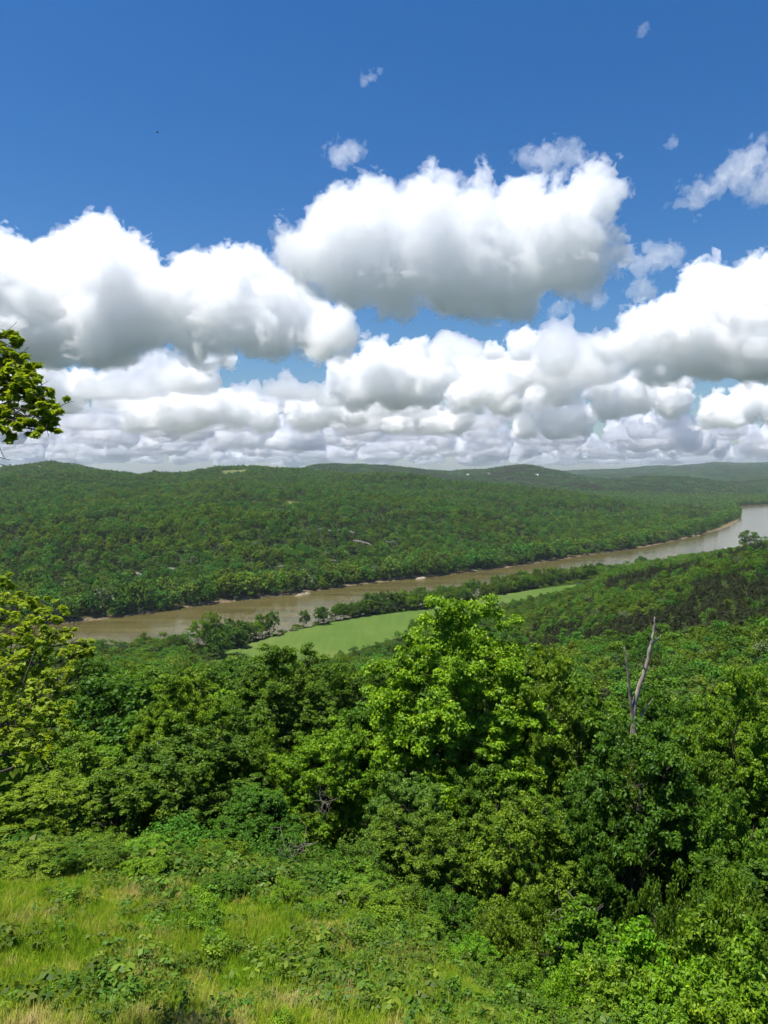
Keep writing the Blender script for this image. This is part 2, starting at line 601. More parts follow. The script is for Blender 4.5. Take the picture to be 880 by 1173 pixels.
CLEAR = []      # clearings in the far woods: x, y, rx, ry, tone
for px, py, Y, rx, ry in ((272, 552, 2330, 48, 95), (213, 574, 1330, 34, 34), (331, 581, 1260, 18, 28), (300, 567, 1750, 30, 50), (640, 563, 3300, 60, 60), (722, 592, 1750, 40, 26), (848, 568, 3200, 60, 30),
                          (805, 577, 2500, 40, 40), (45, 543, 2500, 40, 50), (617, 549, 4000, 26, 90), (537, 546, 4000, 40, 60), (563, 545, 4100, 30, 60)):
    CLEAR.append(((px - 440) / FPX * Y, Y, rx, ry))


def height(x, y):
    x, y = np.asarray(x, float), np.asarray(y, float)
    sh = x.shape
    x, y = x.ravel(), y.ravel()
    z = tps_z(x, y)
    r = np.hypot(x, y)
    p = np.stack([x, y, np.zeros_like(x)], 1)
    z += fbm(p, 1 / 5.0, 3, 0.5, 3) * 0.35 * sstep(10, 30, r) * (1 - sstep(60, 140, r))
    z += fbm(p, 1 / 60.0, 3, 0.5, 5) * 5.0 * sstep(60, 200, r) * sstep(6, 24, z)
    z += fbm(p, 1 / 360.0, 4, 0.55, 8) * 40.0 * sstep(620, 1100, r) * sstep(8, 40, z)
    z += fbm(p, 1 / 900.0, 4, 0.55, 12) * 36.0 * sstep(2400, 4200, r) * sstep(15, 70, z)
    near = np.abs(r) < 6000
    d = np.full(len(x), 1e6)
    d[near] = poly_dist(x[near], y[near], RIVER)
    d[near] += fbm(p[near], 1 / 26.0, 3, 0.5, 2) * 4.5
    zz = np.maximum(z, np.where(r > 350, 1.6, -50))
    bank = 0.35 + np.clip(d, 0, 60) * 0.11 + fbm(p, 1 / 14.0, 2, 0.5, 4) * 0.3
    k = sstep(6, 55, d)
    zz = np.where(d > 0, bank * (1 - k) + zz * k, np.maximum(-3.5, d * 0.13 + 0.3))
    fd = np.full(len(x), 1e6)
    fm = (y > 330) & (y < 900)
    fd[fm] = poly_dist(x[fm], y[fm], FIELD)
    k = sstep(8, 40, fd)
    zz = np.where((fd < 60) & (d > 6), 3.0 * (1 - k) + zz * k, zz)
    return zz.reshape(sh)


# ground sheet: rings round the drone, finer where the photograph looks
az = np.unique(np.concatenate([np.linspace(-PI, -0.75, 40), np.linspace(-0.75, 0.75, 640), np.linspace(0.75, PI, 40)]))[:-1]
rr = np.concatenate([[0.02, 2, 4, 6, 8], np.exp(np.linspace(math.log(9.5), math.log(20000), 700))])
AA, RR = np.meshgrid(az, rr)
gx, gy = RR * np.sin(AA), RR * np.cos(AA)
gz = height(gx, gy)
na, nr = len(az), len(rr)
ii, jj = np.meshgrid(np.arange(nr - 1), np.arange(na), indexing='ij')
j2 = (jj + 1) % na
F = np.stack([ii * na + jj, ii * na + j2, (ii + 1) * na + j2, (ii + 1) * na + jj], -1).reshape(-1, 4)[:, ::-1]
fx, fy = gx.ravel(), gy.ravel()
md = poly_dist(fx, fy, MEADOW)
meadow = 1 - sstep(-2.5, 2.5, md + fbm(np.stack([fx, fy, fx * 0], 1), 1 / 3.0, 3, 0.5) * 2.5)
clear = np.zeros(len(fx))
for cx, cy_, a, b in CLEAR:
    clear = np.maximum(clear, 1 - sstep(0.8, 1.15, np.hypot((fx - cx) / a, (fy - cy_) / b) + 0.25 * vnoise(np.stack([fx, fy, fx * 0], 1), 1 / 18.0)))

m, nt, out = mat_new("ground")
M_GROUND = m
tc = N(nt, "ShaderNodeNewGeometry")
sep = N(nt, "ShaderNodeSeparateXYZ")
nt.links.new(tc.outputs['Position'], sep.inputs[0])
n1 = N(nt, "ShaderNodeTexNoise", ins={'Scale': 0.9, 'Detail': 8.0, 'Roughness': 0.65})
nt.links.new(tc.outputs['Position'], n1.inputs['Vector'])
n2 = N(nt, "ShaderNodeTexNoise", ins={'Scale': 0.05, 'Detail': 6.0, 'Roughness': 0.6})
nt.links.new(tc.outputs['Position'], n2.inputs['Vector'])
n3 = N(nt, "ShaderNodeTexNoise", ins={'Scale': 0.33, 'Detail': 5.0, 'Roughness': 0.6})
nt.links.new(tc.outputs['Position'], n3.inputs['Vector'])
floor = ramp(nt, [(0.3, (0.016, 0.03, 0.007)), (0.6, (0.035, 0.055, 0.014)), (0.8, (0.06, 0.06, 0.025))], n1.outputs[0])
mead = ramp(nt, [(0.29, (0.06, 0.13, 0.008)), (0.42, (0.16, 0.25, 0.014)), (0.53, (0.26, 0.30, 0.035)), (0.62, (0.38, 0.33, 0.12)), (0.76, (0.44, 0.33, 0.19))], n3.outputs[0])
fine = ramp(nt, [(0.3, (0.6, 0.6, 0.6)), (0.7, (1.25, 1.25, 1.2))], n1.outputs[0])
mead2 = mixc(nt, 1.0, mead.outputs[0], fine.outputs[0], 'MULTIPLY')
clr = ramp(nt, [(0.35, (0.09, 0.12, 0.03)), (0.58, (0.14, 0.15, 0.055)), (0.75, (0.22, 0.17, 0.10))], n2.outputs[0])
am = N(nt, "ShaderNodeAttribute", attribute_name="meadow")
ac = N(nt, "ShaderNodeAttribute", attribute_name="clearing")
c = mixc(nt, am.outputs['Fac'], floor.outputs[0], mead2)
c = mixc(nt, ac.outputs['Fac'], c, clr.outputs[0])
mud = ramp(nt, [(0.35, (0.07, 0.055, 0.03)), (0.62, (0.21, 0.16, 0.10))], n3.outputs[0])
mp = N(nt, "ShaderNodeMapRange", ins={'From Min': 0.9, 'From Max': 1.7, 'To Min': 1.0, 'To Max': 0.0})
nt.links.new(sep.outputs[2], mp.inputs[0])
c = mixc(nt, mp.outputs[0], c, mud.outputs[0])
bs = N(nt, "ShaderNodeBsdfDiffuse", ins={'Roughness': 0.6})
nt.links.new(c, bs.inputs[0])
nt.links.new(bs.outputs[0], out.inputs[0])
me = make_mesh("ground", np.stack([fx, fy, gz.ravel()], 1), F, [M_GROUND], smooth=True, attrs={'meadow': meadow, 'clearing': clear})
tag(link("ground", me), "rolling ground of the valley, from the weedy slope to the far hills", kind='structure')

# field of young grass on the flood plain
m, nt, out = mat_new("field_grass")
tc = N(nt, "ShaderNodeNewGeometry")
mpn = N(nt, "ShaderNodeMapping", ins={'Rotation': (0, 0, R(38)), 'Scale': (0.25, 0.02, 1)})
nt.links.new(tc.outputs['Position'], mpn.inputs[0])
a1 = N(nt, "ShaderNodeTexNoise", ins={'Scale': 1.0, 'Detail': 4.0})
nt.links.new(mpn.outputs[0], a1.inputs['Vector'])
a2 = N(nt, "ShaderNodeTexNoise", ins={'Scale': 0.02, 'Detail': 5.0, 'Roughness': 0.6})
nt.links.new(tc.outputs['Position'], a2.inputs['Vector'])
r1 = ramp(nt, [(0.3, (0.062, 0.112, 0.022)), (0.55, (0.080, 0.128, 0.028)), (0.75, (0.112, 0.142, 0.038))], a2.outputs[0])
r2 = ramp(nt, [(0.35, (0.93, 0.94, 0.93)), (0.65, (1.07, 1.05, 1.02))], a1.outputs[0])
c = mixc(nt, 1.0, r1.outputs[0], r2.outputs[0], 'MULTIPLY')
bs = N(nt, "ShaderNodeBsdfDiffuse")
nt.links.new(c, bs.inputs[0])
nt.links.new(bs.outputs[0], out.inputs[0])
P = FIELD
bm = bmesh.new()
bm.faces.new([bm.verts.new((x, y, 3.12)) for x, y in P])
bmesh.ops.triangulate(bm, faces=bm.faces[:])
bmesh.ops.recalc_face_normals(bm, faces=bm.faces[:])
if sum(f.normal.z for f in bm.faces) < 0:
    bmesh.ops.reverse_faces(bm, faces=bm.faces[:])
me = bpy.data.meshes.new("field")
bm.to_mesh(me)
bm.free()
me.materials.append(m)
tag(link("field", me), "smooth green hay field on the flood plain beside the river", kind='structure')

# the river: brown, silty, with a wind ripple
m, nt, out = mat_new("silty_water")
tc = N(nt, "ShaderNodeNewGeometry")
mpn = N(nt, "ShaderNodeMapping", ins={'Rotation': (0, 0, R(-40)), 'Scale': (0.05, 0.45, 1)})
nt.links.new(tc.outputs['Position'], mpn.inputs[0])
b1 = N(nt, "ShaderNodeTexNoise", ins={'Scale': 1.0, 'Detail': 5.0, 'Roughness': 0.6})
nt.links.new(mpn.outputs[0], b1.inputs['Vector'])
bp = N(nt, "ShaderNodeBump", ins={'Strength': 0.5, 'Distance': 0.4})
nt.links.new(b1.outputs[0], bp.inputs['Height'])
mp2 = N(nt, "ShaderNodeMapping", ins={'Rotation': (0, 0, R(-42)), 'Scale': (0.006, 0.06, 1)})
nt.links.new(tc.outputs['Position'], mp2.inputs[0])
b2 = N(nt, "ShaderNodeTexNoise", ins={'Scale': 1.0, 'Detail': 6.0, 'Roughness': 0.6})
nt.links.new(mp2.outputs[0], b2.inputs['Vector'])
r1 = ramp(nt, [(0.35, (0.062, 0.054, 0.017)), (0.65, (0.120, 0.100, 0.036))], b2.outputs[0])
pb = N(nt, "ShaderNodeBsdfPrincipled", ins={'Roughness': 0.12, 'IOR': 1.33})
nt.links.new(r1.outputs[0], pb.inputs['Base Color'])
nt.links.new(bp.outputs[0], pb.inputs['Normal'])
nt.links.new(pb.outputs[0], out.inputs[0])
me = make_mesh("river", [(-900, 340, 0), (3400, 340, 0), (3400, 3000, 0), (-900, 3000, 0)], np.array([[0, 1, 2, 3]]), [m])
tag(link("river", me), "wide brown silty river winding past the field to the right", kind='structure')


def dist_river(x, y):
    return poly_dist(np.asarray(x, float), np.asarray(y, float), RIVER)
# ------------------------------------------------------------------ foliage materials
def leaf_mat(name, stops, rnd=0.35, transl=0.32, gloss=0.012, objcol=False):
    """leaf colour from a per-leaf tone, drifting a little from tree to tree"""
    m, nt, out = mat_new(name)
    a = N(nt, "ShaderNodeAttribute", attribute_name="tone")
    oi = N(nt, "ShaderNodeObjectInfo")
    c = ramp(nt, stops, a.outputs['Fac']).outputs[0]
    if objcol:
        c = mixc(nt, 1.0, c, oi.outputs['Color'], 'MULTIPLY')
    hsv = N(nt, "ShaderNodeHueSaturation")
    mr = N(nt, "ShaderNodeMapRange", ins={'To Min': 1 - rnd, 'To Max': 1 + rnd})
    nt.links.new(oi.outputs['Random'], mr.inputs[0])
    nt.links.new(mr.outputs[0], hsv.inputs['Value'])
    mul = N(nt, "ShaderNodeMath", operation='MULTIPLY', ins={1: 7.31})
    fr = N(nt, "ShaderNodeMath", operation='FRACT')
    nt.links.new(oi.outputs['Random'], mul.inputs[0])
    nt.links.new(mul.outputs[0], fr.inputs[0])
    mh = N(nt, "ShaderNodeMapRange", ins={'To Min': 0.5 - 0.028 * rnd / 0.35, 'To Max': 0.5 + 0.03 * rnd / 0.35})
    nt.links.new(fr.outputs[0], mh.inputs[0])
    nt.links.new(mh.outputs[0], hsv.inputs['Hue'])
    nt.links.new(c, hsv.inputs['Color'])
    d = N(nt, "ShaderNodeBsdfDiffuse")
    t = N(nt, "ShaderNodeBsdfTranslucent")
    g = N(nt, "ShaderNodeBsdfGlossy", ins={'Roughness': 0.55, 'Color': (1, 1, 1, 1)})
    nt.links.new(hsv.outputs[0], d.inputs[0])
    tw = mixc(nt, 1.0, hsv.outputs[0], (1.25, 1.15, 0.45), 'MULTIPLY')
    nt.links.new(tw, t.inputs[0])
    m1 = N(nt, "ShaderNodeMixShader", ins={0: transl})
    nt.links.new(d.outputs[0], m1.inputs[1])
    nt.links.new(t.outputs[0], m1.inputs[2])
    m2 = N(nt, "ShaderNodeMixShader", ins={0: gloss})
    nt.links.new(m1.outputs[0], m2.inputs[1])
    nt.links.new(g.outputs[0], m2.inputs[2])
    nt.links.new(m2.outputs[0], out.inputs[0])
    return m


G_STOPS = [(0.0, (0.048, 0.105, 0.005)), (0.45, (0.090, 0.185, 0.008)), (0.8, (0.142, 0.250, 0.011)), (1.0, (0.20, 0.30, 0.017))]
M_LEAF = leaf_mat("broad_leaves", G_STOPS, rnd=0.10, transl=0.36, objcol=True)
M_WOOD = leaf_mat("woodland_leaves", [(0, (0.044, 0.098, 0.010)), (0.5, (0.075, 0.156, 0.014)), (1, (0.128, 0.235, 0.019))], rnd=0.36, transl=0.28, gloss=0.006)
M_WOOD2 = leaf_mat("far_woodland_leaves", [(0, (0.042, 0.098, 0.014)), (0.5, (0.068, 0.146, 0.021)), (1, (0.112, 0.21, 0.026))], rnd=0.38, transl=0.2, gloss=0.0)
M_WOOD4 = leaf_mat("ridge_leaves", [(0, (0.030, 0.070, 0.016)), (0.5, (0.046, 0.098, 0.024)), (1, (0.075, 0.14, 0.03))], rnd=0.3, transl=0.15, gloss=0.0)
M_WOOD3 = leaf_mat("yellower_woodland_leaves", [(0, (0.060, 0.110, 0.010)), (0.5, (0.095, 0.165, 0.016)), (1, (0.145, 0.225, 0.024))], rnd=0.3, transl=0.24, gloss=0.0)  # yellower, lighter foliage that some trees have
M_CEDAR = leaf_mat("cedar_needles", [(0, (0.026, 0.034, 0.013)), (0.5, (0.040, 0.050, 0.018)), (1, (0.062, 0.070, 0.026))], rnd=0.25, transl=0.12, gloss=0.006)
M_PALE = leaf_mat("silvery_leaves", [(0, (0.06, 0.095, 0.035)), (0.5, (0.095, 0.14, 0.05)), (1, (0.15, 0.19, 0.075))], rnd=0.2, transl=0.3)
M_YELLOW = leaf_mat("yellow_green_leaves", [(0, (0.19, 0.28, 0.012)), (0.5, (0.29, 0.385, 0.016)), (1, (0.41, 0.49, 0.028))], rnd=0.1, transl=0.5, gloss=0.012)


def bark_mat(name, a, b, scale=3.0):
    m, nt, out = mat_new(name)
    tc = N(nt, "ShaderNodeTexCoord")
    mp = N(nt, "ShaderNodeMapping", ins={'Scale': (scale, scale, scale * 0.22)})
    nt.links.new(tc.outputs['Object'], mp.inputs[0])
    n = N(nt, "ShaderNodeTexNoise", ins={'Scale': 2.0, 'Detail': 6.0, 'Roughness': 0.7})
    nt.links.new(mp.outputs[0], n.inputs['Vector'])
    r = ramp(nt, [(0.32, a), (0.68, b)], n.outputs[0])
    d = N(nt, "ShaderNodeBsdfDiffuse", ins={'Roughness': 0.7})
    nt.links.new(r.outputs[0], d.inputs[0])
    bp = N(nt, "ShaderNodeBump", ins={'Strength': 0.6, 'Distance': 0.04})
    nt.links.new(n.outputs[0], bp.inputs['Height'])
    nt.links.new(bp.outputs[0], d.inputs['Normal'])
    nt.links.new(d.outputs[0], out.inputs[0])
    return m


M_BARK = bark_mat("bark", (0.045, 0.036, 0.028), (0.13, 0.11, 0.09))
M_DEAD = bark_mat("bleached_dead_wood", (0.14, 0.10, 0.07), (0.47, 0.41, 0.35), 2.2)
M_TWIG = bark_mat("grey_twigs", (0.16, 0.13, 0.11), (0.34, 0.29, 0.25))


# ------------------------------------------------------------------ tree shapes
def tube(path, radii, sides=6):
    """verts and quads of a tapering tube along a path"""
    P = np.asarray(path, float)
    n = len(P)
    T = np.gradient(P, axis=0)
    T /= np.linalg.norm(T, axis=1, keepdims=True) + 1e-9
    ref = np.array([0.31, 0.17, 0.93]) if abs(T[0, 2]) < 0.8 else np.array([0.95, 0.2, 0.1])
    U = np.cross(T, ref)
    U /= np.linalg.norm(U, axis=1, keepdims=True) + 1e-9
    V = np.cross(T, U)
    a = np.linspace(0, 2 * PI, sides, endpoint=False)
    ring = P[:, None] + (np.cos(a)[None, :, None] * U[:, None] + np.sin(a)[None, :, None] * V[:, None]) * np.asarray(radii)[:, None, None]
    v = ring.reshape(-1, 3)
    i, j = np.meshgrid(np.arange(n - 1), np.arange(sides), indexing='ij')
    j2 = (j + 1) % sides
    f = np.stack([i * sides + j, i * sides + j2, (i + 1) * sides + j2, (i + 1) * sides + j], -1).reshape(-1, 4)
    # point the tip
    v = np.concatenate([v, P[-1:] + T[-1] * radii[-1]])
    k = len(v) - 1
    b = (n - 1) * sides
    cap = np.stack([b + np.arange(sides), b + (np.arange(sides) + 1) % sides, np.full(sides, k), np.full(sides, k)], 1)
    return v, f, cap[:, :3]


class Parts:
    def __init__(self):
        self.v, self.q, self.t, self.n = [], [], [], 0

    def add(self, v, q, t):
        self.v.append(v)
        self.q.append(q + self.n)
        self.t.append(t + self.n)
        self.n += len(v)

    def mesh(self, name, mat):
        return make_mesh(name, np.concatenate(self.v), [np.concatenate(self.q), np.concatenate(self.t)], [mat], smooth=True)


def curve(a, b, g, n=6, sag=0.15, wob=0.05):
    a, b = np.asarray(a, float), np.asarray(b, float)
    t = np.linspace(0, 1, n)[:, None]
    L = np.linalg.norm(b - a)
    P = a + (b - a) * t
    P[:, 2] += (np.sin(t[:, 0] * PI) * sag * L)
    P[1:-1] += g.normal(size=(n - 2, 3)) * wob * L
    return P


def leaves_at(C, Rc, n_per, size, g, up=0.55, shell=(0.55, 1.05), squash=0.85, tone_spread=0.22):
    """kite-shaped leaves on clumps at C with radii Rc; returns verts, quads, tone per vertex"""
    C, Rc = np.asarray(C, float), np.asarray(Rc, float)
    n_per = np.broadcast_to(np.asarray(n_per), (len(C),)).astype(int)
    own = np.repeat(np.arange(len(C)), n_per)
    n = len(own)
    d = g.normal(size=(n, 3))
    d[:, 2] = d[:, 2] * 0.9 + 0.35
    d /= np.linalg.norm(d, axis=1, keepdims=True)
    rad = g.uniform(*shell, n)
    # bunch the leaves on sprays so that a clump is itself uneven
    P = C[own] + d * (Rc[own] * rad)[:, None] * np.array([1, 1, squash])
    nrm = d * 0.7 + g.normal(size=(n, 3)) * 0.55
    nrm[:, 2] += up
    nrm /= np.linalg.norm(nrm, axis=1, keepdims=True)
    t = np.cross(nrm, g.normal(size=(n, 3)))
    t /= np.linalg.norm(t, axis=1, keepdims=True) + 1e-9
    b = np.cross(nrm, t)
    s = size * g.uniform(0.65, 1.3, n)
    l, w_ = (s * 0.62)[:, None], (s * 0.36)[:, None]
    droop = nrm * (s * 0.16)[:, None]
    v = np.stack([P - t * l, P + b * w_ + t * l * 0.12 - droop * 0.2, P + t * l - droop, P - b * w_ + t * l * 0.12 - droop * 0.2], 1).reshape(-1, 3)
    f = np.arange(4 * n).reshape(-1, 4)
    tone_c = g.uniform(0.25, 0.7, len(C))
    tone = np.clip(tone_c[own] + g.normal(0, tone_spread, n), 0, 1)
    return v, f, np.repeat(tone, 4)


def crown_clumps(g, H, W, base=0.28, n=46, rc=(0.16, 0.27), shape='round', lobes=6):
    """clump centres and radii for a crown of height H (ground to top) and width W"""
    zc = H * (base + 1) / 2
    hz = H * (1 - base) / 2
    C = []
    lob = g.normal(size=(lobes, 3))
    lob[:, 2] = np.abs(lob[:, 2]) * 0.6
    lob /= np.linalg.norm(lob, axis=1, keepdims=True)
    amp = g.uniform(-0.26, 0.26, lobes)
    while len(C) < n:
        d = g.normal(size=3)
        d /= np.linalg.norm(d)
        if d[2] < -0.55 and g.random() < 0.6:
            continue
        k = 1 + float((amp * np.clip((lob @ d - 0.45) * 2, 0, 1)).sum())
        rad = g.uniform(0.60, 0.93) ** 0.7 * k if g.random() < 0.85 else g.uniform(0.15, 0.6)
        p = d * rad
        if shape == 'cone':
            sc = 0.15 + 0.95 * (1 - (p[2] + 1) / 2) ** 0.8
            p = np.array([p[0] * sc, p[1] * sc, p[2]])
        elif shape == 'egg':
            sc = 1.0 - 0.28 * p[2]
            p = np.array([p[0] * sc, p[1] * sc, p[2]])
        C.append((p[0] * W / 2, p[1] * W / 2, zc + p[2] * hz))
    C = np.array(C)
    Rr = g.uniform(rc[0], rc[1], n) * W / 2 * 1.25
    C[:, 2] = np.minimum(C[:, 2], H - Rr * 0.6)
    return C, Rr


def wood(g, C, H, W, r0, n_limb=16, lean=0.04, z0=-0.8, twigs=True):
    """trunk with limbs reaching into the clumps"""
    pt = Parts()
    top = np.array([g.normal() * lean * H, g.normal() * lean * H, H * 0.86])
    n = 9
    path = np.array([0, 0, z0]) + (top - np.array([0, 0, z0])) * np.linspace(0, 1, n)[:, None]
    path[2:-1] += g.normal(size=(n - 3, 3)) * np.array([1, 1, 0]) * 0.018 * H
    rad = r0 * (1 - 0.86 * np.linspace(0, 1, n) ** 0.9)
    rad[0] *= 1.35
    pt.add(*tube(path, rad, 8))
    order = g.permutation(len(C))[:n_limb]
    for k in order:
        c = C[k]
        zz = np.clip(c[2] - g.uniform(0.12, 0.3) * H, 0.12 * H, 0.8 * H)
        i = np.interp(zz, path[:, 2], np.arange(n))
        a = np.array([np.interp(i, np.arange(n), path[:, q]) for q in range(3)])
        ra = np.interp(i, np.arange(n), rad) * 0.5
        P = curve(a, c, g, 6, 0.08, 0.035)
        pt.add(*tube(P, np.linspace(ra, 0.02 + 0.012 * r0, 6), 5))
        if twigs:
            for _ in range(3):
                s = P[g.integers(2, 6)]
                e = c + g.normal(size=3) * W * 0.08
                pt.add(*tube(curve(s, e, g, 4, 0.05, 0.05), np.linspace(ra * 0.35, 0.012, 4), 4))
    return pt


def near_tree(seed, H, W, leaf, n_leaf, clumps, base=0.2, shape='round', rc=(0.15, 0.26), mat=None, up=0.55, r0=None, limbs=18):
    g = np.random.default_rng(seed)
    C, Rr = crown_clumps(g, H, W, base, clumps, rc, shape)
    # sprays: each clump is built of small sub-clumps
    nsub = 9
    d = g.normal(size=(len(C), nsub, 3))
    d[..., 2] = d[..., 2] * 0.8 + 0.3
    d /= np.linalg.norm(d, axis=2, keepdims=True)
    S = (C[:, None] + d * (Rr[:, None] * g.uniform(0.45, 1.0, (len(C), nsub)))[..., None]).reshape(-1, 3)
    SR = np.repeat(Rr, nsub) * g.uniform(0.28, 0.5, len(S))
    per = max(4, int(n_leaf / len(S)))
    v, f, t = leaves_at(S, SR, per, leaf, g, up=up, shell=(0.25, 1.05), squash=0.6)
    # clump-wide tone so that whole sprays read lighter or darker
    crown = make_mesh("crown", v, f, [mat or M_LEAF], attrs={'tone': t})
    trunk = wood(g, C, H, W, r0 or H * 0.017, limbs).mesh("trunk", M_BARK)
    return trunk, crown


def far_tree(seed, H, W, size, n, mat, clumps=26, base=0.12, shape='round', rc=(0.24, 0.4), trunk=True, up=0.6):
    """one mesh with trunk and crown, for the woods beyond"""
    g = np.random.default_rng(seed)
    C, Rr = crown_clumps(g, H, W, base, clumps, rc, shape, 5)
    v, f, t = leaves_at(C, Rr, max(3, n // clumps), size, g, up=up, shell=(0.5, 1.05), tone_spread=0.18)
    V, Fq, mi, tone = [v], [f], [np.zeros(len(f), int)], [t]
    if trunk:
        a, q, c = tube(np.array([[0, 0, -1.0], [0.1, 0, H * 0.35], [0, 0.1, H * 0.75]]), [H * 0.02, H * 0.014, 0.05], 5)
        V.append(a)
        Fq.append(q + len(v))
        mi.append(np.ones(len(q), int))
        tone.append(np.zeros(len(a)))
    return make_mesh("tree", np.concatenate(V), [np.concatenate(Fq)], [mat, M_BARK], mat_idx=np.concatenate(mi), attrs={'tone': np.concatenate(tone)})


# ------------------------------------------------------------------ scattering a mass
def scatter(name, P, rz, scl, idx, meshes, label):
    """ONE object: a cloud of points with tree shapes instanced on them"""
    P = np.asarray(P, np.float32)
    me = bpy.data.meshes.new(name)
    me.vertices.add(len(P))
    me.vertices.foreach_set("co", P.ravel())
    a = me.attributes.new("turn", 'FLOAT_VECTOR', 'POINT')
    rot = np.zeros((len(P), 3), np.float32)
    rot[:, 2] = rz
    a.data.foreach_set("vector", rot.ravel())
    a = me.attributes.new("size", 'FLOAT_VECTOR', 'POINT')
    a.data.foreach_set("vector", np.asarray(scl, np.float32).ravel())
    a = me.attributes.new("pick", 'INT', 'POINT')
    a.data.foreach_set("value", np.asarray(idx, np.int32))
    o = link(name, me)
    c = bpy.data.collections.new(name + "_shapes")
    for k, q in enumerate(meshes):
        c.objects.link(bpy.data.objects.new("shape_%03d" % k, q))
    ng = bpy.data.node_groups.new(name, 'GeometryNodeTree')
    ng.interface.new_socket("Geometry", in_out='INPUT', socket_type='NodeSocketGeometry')
    ng.interface.new_socket("Geometry", in_out='OUTPUT', socket_type='NodeSocketGeometry')
    gi, go = ng.nodes.new("NodeGroupInput"), ng.nodes.new("NodeGroupOutput")
    ci = ng.nodes.new("GeometryNodeCollectionInfo")
    ci.inputs['Collection'].default_value = c
    ci.inputs['Separate Children'].default_value = True
    ci.inputs['Reset Children'].default_value = True
    ip = ng.nodes.new("GeometryNodeInstanceOnPoints")
    ip.inputs['Pick Instance'].default_value = True

    def attr(nm, t):
        n = ng.nodes.new("GeometryNodeInputNamedAttribute")
        n.data_type = t
        n.inputs['Name'].default_value = nm
        return n.outputs['Attribute']
    ng.links.new(gi.outputs[0], ip.inputs['Points'])
    ng.links.new(ci.outputs[0], ip.inputs['Instance'])
    ng.links.new(attr("pick", 'INT'), ip.inputs['Instance Index'])
    ng.links.new(attr("turn", 'FLOAT_VECTOR'), ip.inputs['Rotation'])
    ng.links.new(attr("size", 'FLOAT_VECTOR'), ip.inputs['Scale'])
    ng.links.new(ip.outputs[0], go.inputs[0])
    md = o.modifiers.new("scatter", 'NODES')
    md.node_group = ng
    return tag(o, label, name.replace('_', ' '), kind='stuff')


def wedge(y0, y1, spacing, g, px0=-260, px1=1140, jitter=0.48):
    """jittered points covering the part of the valley in view between two distances"""
    a0, a1 = math.atan((px0 - 440) / FPX), math.atan((px1 - 440) / FPX)
    x0, x1 = math.tan(a0) * y1, math.tan(a1) * y1
    xs = np.arange(x0, x1, spacing)
    ys = np.arange(y0, y1, spacing)
    X, Y = np.meshgrid(xs, ys)
    X = X + (np.arange(len(ys)) % 2)[:, None] * spacing * 0.5
    X = (X + g.uniform(-jitter, jitter, X.shape) * spacing).ravel()
    Y = (Y + g.uniform(-jitter, jitter, Y.shape) * spacing).ravel()
    px = 440 + X / Y * FPX
    k = (px > px0) & (px < px1)
    return X[k], Y[k]
# ------------------------------------------------------------------ woods beyond the near slope
g = np.random.default_rng(21)
BLUFFS = []     # rock ledges: centre x, y, length, turn, height
for px, py, Y, L, hh in ((150, 657, 735, 24, 5), (192, 658, 765, 34, 5), (330, 655, 800, 24, 5), (388, 652, 845, 26, 6), (415, 640, 930, 26, 7), (447, 637, 960, 20, 6), (402, 630, 980, 34, 6), (372, 633, 950, 20, 5)):
    BLUFFS.append(((px - 440) / FPX * Y, Y, L, hh))


def open_ground(x, y, margin=0.0):
    """True where trees may stand"""
    ok = np.ones(len(x), bool)
    ok &= poly_dist(x, y, RIVER) > 1.2 + margin
    ok &= poly_dist(x, y, FIELD) > 2.0 + margin
    for cx, cy_, a, b in CLEAR:
        ok &= np.hypot((x - cx) / a, (y - cy_) / b) > 1.0 + 0.0 * x
    for cx, cy_, L, hh in BLUFFS:
        ok &= ~((np.abs(x - cx) < L * 0.55) & (y > cy_ - 16) & (y < cy_ + 6))
    return ok


# opposite slopes out to the near crest
low = [far_tree(300 + k, 12.5, 10.5, 1.15, 400, M_WOOD2, 24, shape='egg' if k % 2 else 'round') for k in range(7)]
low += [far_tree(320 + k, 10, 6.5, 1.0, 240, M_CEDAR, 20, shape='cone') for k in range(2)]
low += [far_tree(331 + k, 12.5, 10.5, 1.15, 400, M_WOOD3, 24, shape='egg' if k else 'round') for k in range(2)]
low += [far_tree(330, 10, 8.5, 1.1, 280, M_PALE, 22)]
X1, Y1 = wedge(560, 1000, 6.6, g)
X2, Y2 = wedge(1000, 3300, 8.0, g)
X, Y = np.concatenate([X1, X2]), np.concatenate([Y1, Y2])
d = poly_dist(X, Y, RIVER)
# beyond the far bank: the river lies between
far_side = np.zeros(len(X), bool)
fb = np.array([at_z(a, b, 0.5)[:2] for a, b in ((-420, 752), (0, 720), (130, 707), (330, 680), (540, 655), (700, 632), (800, 612.5), (848, 592), (843, 580), (900, 577), (1100, 575))])
o_ = np.argsort(fb[:, 0])
far_side = Y > np.interp(X, fb[o_, 0], fb[o_, 1])
k = far_side & open_ground(X, Y) & (g.random(len(X)) < 0.86 + 0.6 * fbm(np.stack([X, Y, 0 * X], 1), 1 / 60.0, 3, 0.5, 39))
X, Y, d = X[k], Y[k], d[k]
Z = height(X, Y)
P2 = np.stack([X, Y, 0 * X], 1)
stand = fbm(P2, 1 / 170.0, 4, 0.55, 31)
s = g.uniform(0.5, 1.3, len(X)) * (0.85 + 0.5 * (1 - sstep(10, 60, d))) * (1 + 0.15 * stand)
pick = g.integers(0, 7, len(X))
ced = g.random(len(X)) < np.clip(0.16 + stand * 1.3 + 0.45 * sstep(1500, 1750, Y) * (1 - sstep(2300, 2500, Y)) * sstep(350, 560, X), 0.0, 0.85) * sstep(25, 60, d)  # extra dark cedars in the right-hand band stand in for a cloud shadow
pick[ced] = 7 + g.integers(0, 2, ced.sum())
